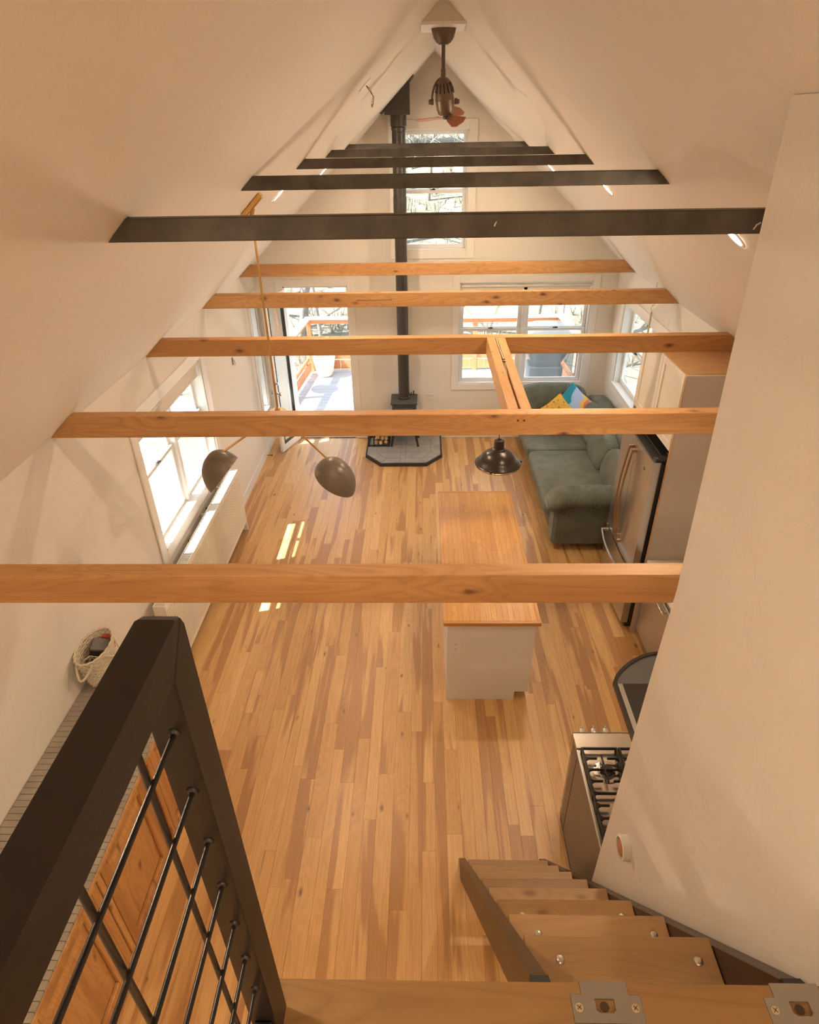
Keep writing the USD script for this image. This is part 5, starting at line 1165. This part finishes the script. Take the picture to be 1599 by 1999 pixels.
def bare_tree(h, seed, r0):
    rg_ = np.random.default_rng(seed); trunk, br = [], []
    n = 9; P = [np.array([0, 0, -.3])]; d_ = np.array([rg_.normal(0, .05), rg_.normal(0, .05), 1.0])
    for i in range(n): d_ = d_+np.array([rg_.normal(0, .05), rg_.normal(0, .05), 0]); d_ /= np.linalg.norm(d_); P.append(P[-1]+d_*h/n)
    P = np.array(P); R = np.linspace(r0, r0*.12, n+1); trunk.append(tube(P, R, 8))
    def grow(p, d, L, r, lev):
        k = 4; Q = [p]; dd = d.copy()
        for i in range(k): dd = dd+rg_.normal(0, .16, 3)+[0, 0, .06]; dd /= np.linalg.norm(dd); Q.append(Q[-1]+dd*L/k)
        br.append(tube(Q, np.linspace(r, r*.3, k+1), 5 if lev == 0 else 3, caps=False))
        if lev < 2:
            for i in range(5 if lev == 0 else 4):
                s = rg_.uniform(.25, 1); q = Q[0]+(Q[-1]-Q[0])*s; nd = dd+rg_.normal(0, .65, 3); nd /= np.linalg.norm(nd)
                grow(q, nd, L*rg_.uniform(.35, .6), r*.45, lev+1)
    for i in range(13):
        s = rg_.uniform(.22, .97); q = np.array([np.interp(s*n, np.arange(n+1), P[:, c]) for c in range(3)]); az = rg_.uniform(0, 6.28)
        d_ = np.array([math.cos(az), math.sin(az), rg_.uniform(.15, .9)]); d_ /= np.linalg.norm(d_)
        grow(q, d_, h*.30*(1.15-s*.7), r0*.42*(1.1-s), 0)
    return trunk, br
protos = []
spots = []
rg_ = np.random.default_rng(42)
while len(spots) < 84:
    x, y = rg_.uniform(-11, 12), 15.5+rg_.random()**1.4*30
    if not (-2.2 < x < 2.2 and y < 22) and all((x-a)**2+(y-b)**2 > 1.3 for a, b in spots): spots.append((x, y))
spots[0], spots[1], spots[2] = (-4.2, 17.6), (-3.1, 18.4), (2.6, 19.5)
LB = 'bare winter tree on the wooded hillside beyond the deck'
GRP = 'bare trees on the hillside beyond the deck'
for i, (x, y) in enumerate(spots):
    k = i % 5; z = float(gh(x, y))
    if i < 5:
        tr, br = bare_tree([8.5, 11, 9.5, 13, 7.5][k], 100+k, [.085, .11, .065, .12, .055][k])
        t = T('bare_tree', LB, 'tree', (0, 0, 0), GRP); t.part('trunk', tr, 'bark_pale' if k in (1, 4) else 'bark', smooth=True); t.part('branches', br, 'bark_pale' if k in (1, 4) else 'bark', smooth=True)
        t.prim.GetAttribute('xformOp:translate').Set(Gf.Vec3d(x, y, z)); protos.append(t)
    else: dup(protos[k], (x, y, z), LB, rotz=float(rg_.uniform(0, 360)), scale=float(rg_.uniform(.75, 1.25)), group=GRP)
def conifer(h, seed):
    rg_ = np.random.default_rng(seed); V, F = [], []
    lev = 26
    for i in range(lev):
        s = i/(lev-1); z = h*(.12+.86*s); L = h*.24*(1-s)**.8+.12
        for j in range(11):
            az = 2*np.pi*(j+rg_.uniform(-.4, .4))/11+i*1.3; l = L*rg_.uniform(.7, 1.1); d_ = np.array([math.cos(az), math.sin(az), -.22]); e_ = np.array([-d_[1], d_[0], 0])
            for q in range(16):
                c = np.array([0, 0, z])+d_*l*(q+.6)/16; w_ = (.10+.26*(1-(q/16)))*l*.36
                for sg_ in (-1, 1):
                    b = len(V); tipp = c+e_*sg_*w_+d_*w_*.7+[0, 0, rg_.uniform(-.10, .03)]
                    V += [c-d_*.015, c+d_*.025, tipp]; F.append((b, b+1, b+2))
    return np.array(V), np.array(F)
cf0 = T('conifer', 'dark green conifer standing on the slope seen through the right deck window', 'tree', (0, 0, 0), 'conifers on the hillside')
cf0.part('trunk', tube([(0, 0, -.3), (0, 0, 7.4)], [.15, .02], 8), 'bark', smooth=True); cf0.part('needles', conifer(7.5, 3), 'needles')
cs = [(5.6, 24.5), (2.9, 27.5), (-1.6, 31.0), (6.6, 25.0), (-7.5, 24.0), (1.2, 36)]
cf0.prim.GetAttribute('xformOp:translate').Set(Gf.Vec3d(*cs[0], float(gh(*cs[0]))))
for i, (x, y) in enumerate(cs[1:]): dup(cf0, (x, y, float(gh(x, y))), 'dark green conifer among the bare trees on the hillside, seen through the far wall windows', rotz=50*i, scale=[.8, 1.0, .9, 1.1, 1.2][i], group='conifers on the hillside')
# low brush on the slope: nobody could count it
rg_ = np.random.default_rng(9); V, F = [], []
for k in range(900):
    x, y = rg_.uniform(-10, 11), 14.6+rg_.random()*22; z = float(gh(x, y)); hh = rg_.uniform(.3, 1.0)
    for q in range(7):
        az = rg_.uniform(0, 6.28); b = len(V); d_ = np.array([math.cos(az)*.45, math.sin(az)*.45, 1.0])*hh; o = np.array([x, y, z-.03]); e_ = np.array([-math.sin(az), math.cos(az), 0])*.012
        V += [o-e_, o+e_, o+d_]; F.append((b, b+1, b+2))
single('brush', (np.array(V), np.array(F)), 'dry_shrub', 'dry brown brush and twigs covering the slope', 'brush', kind='stuff')
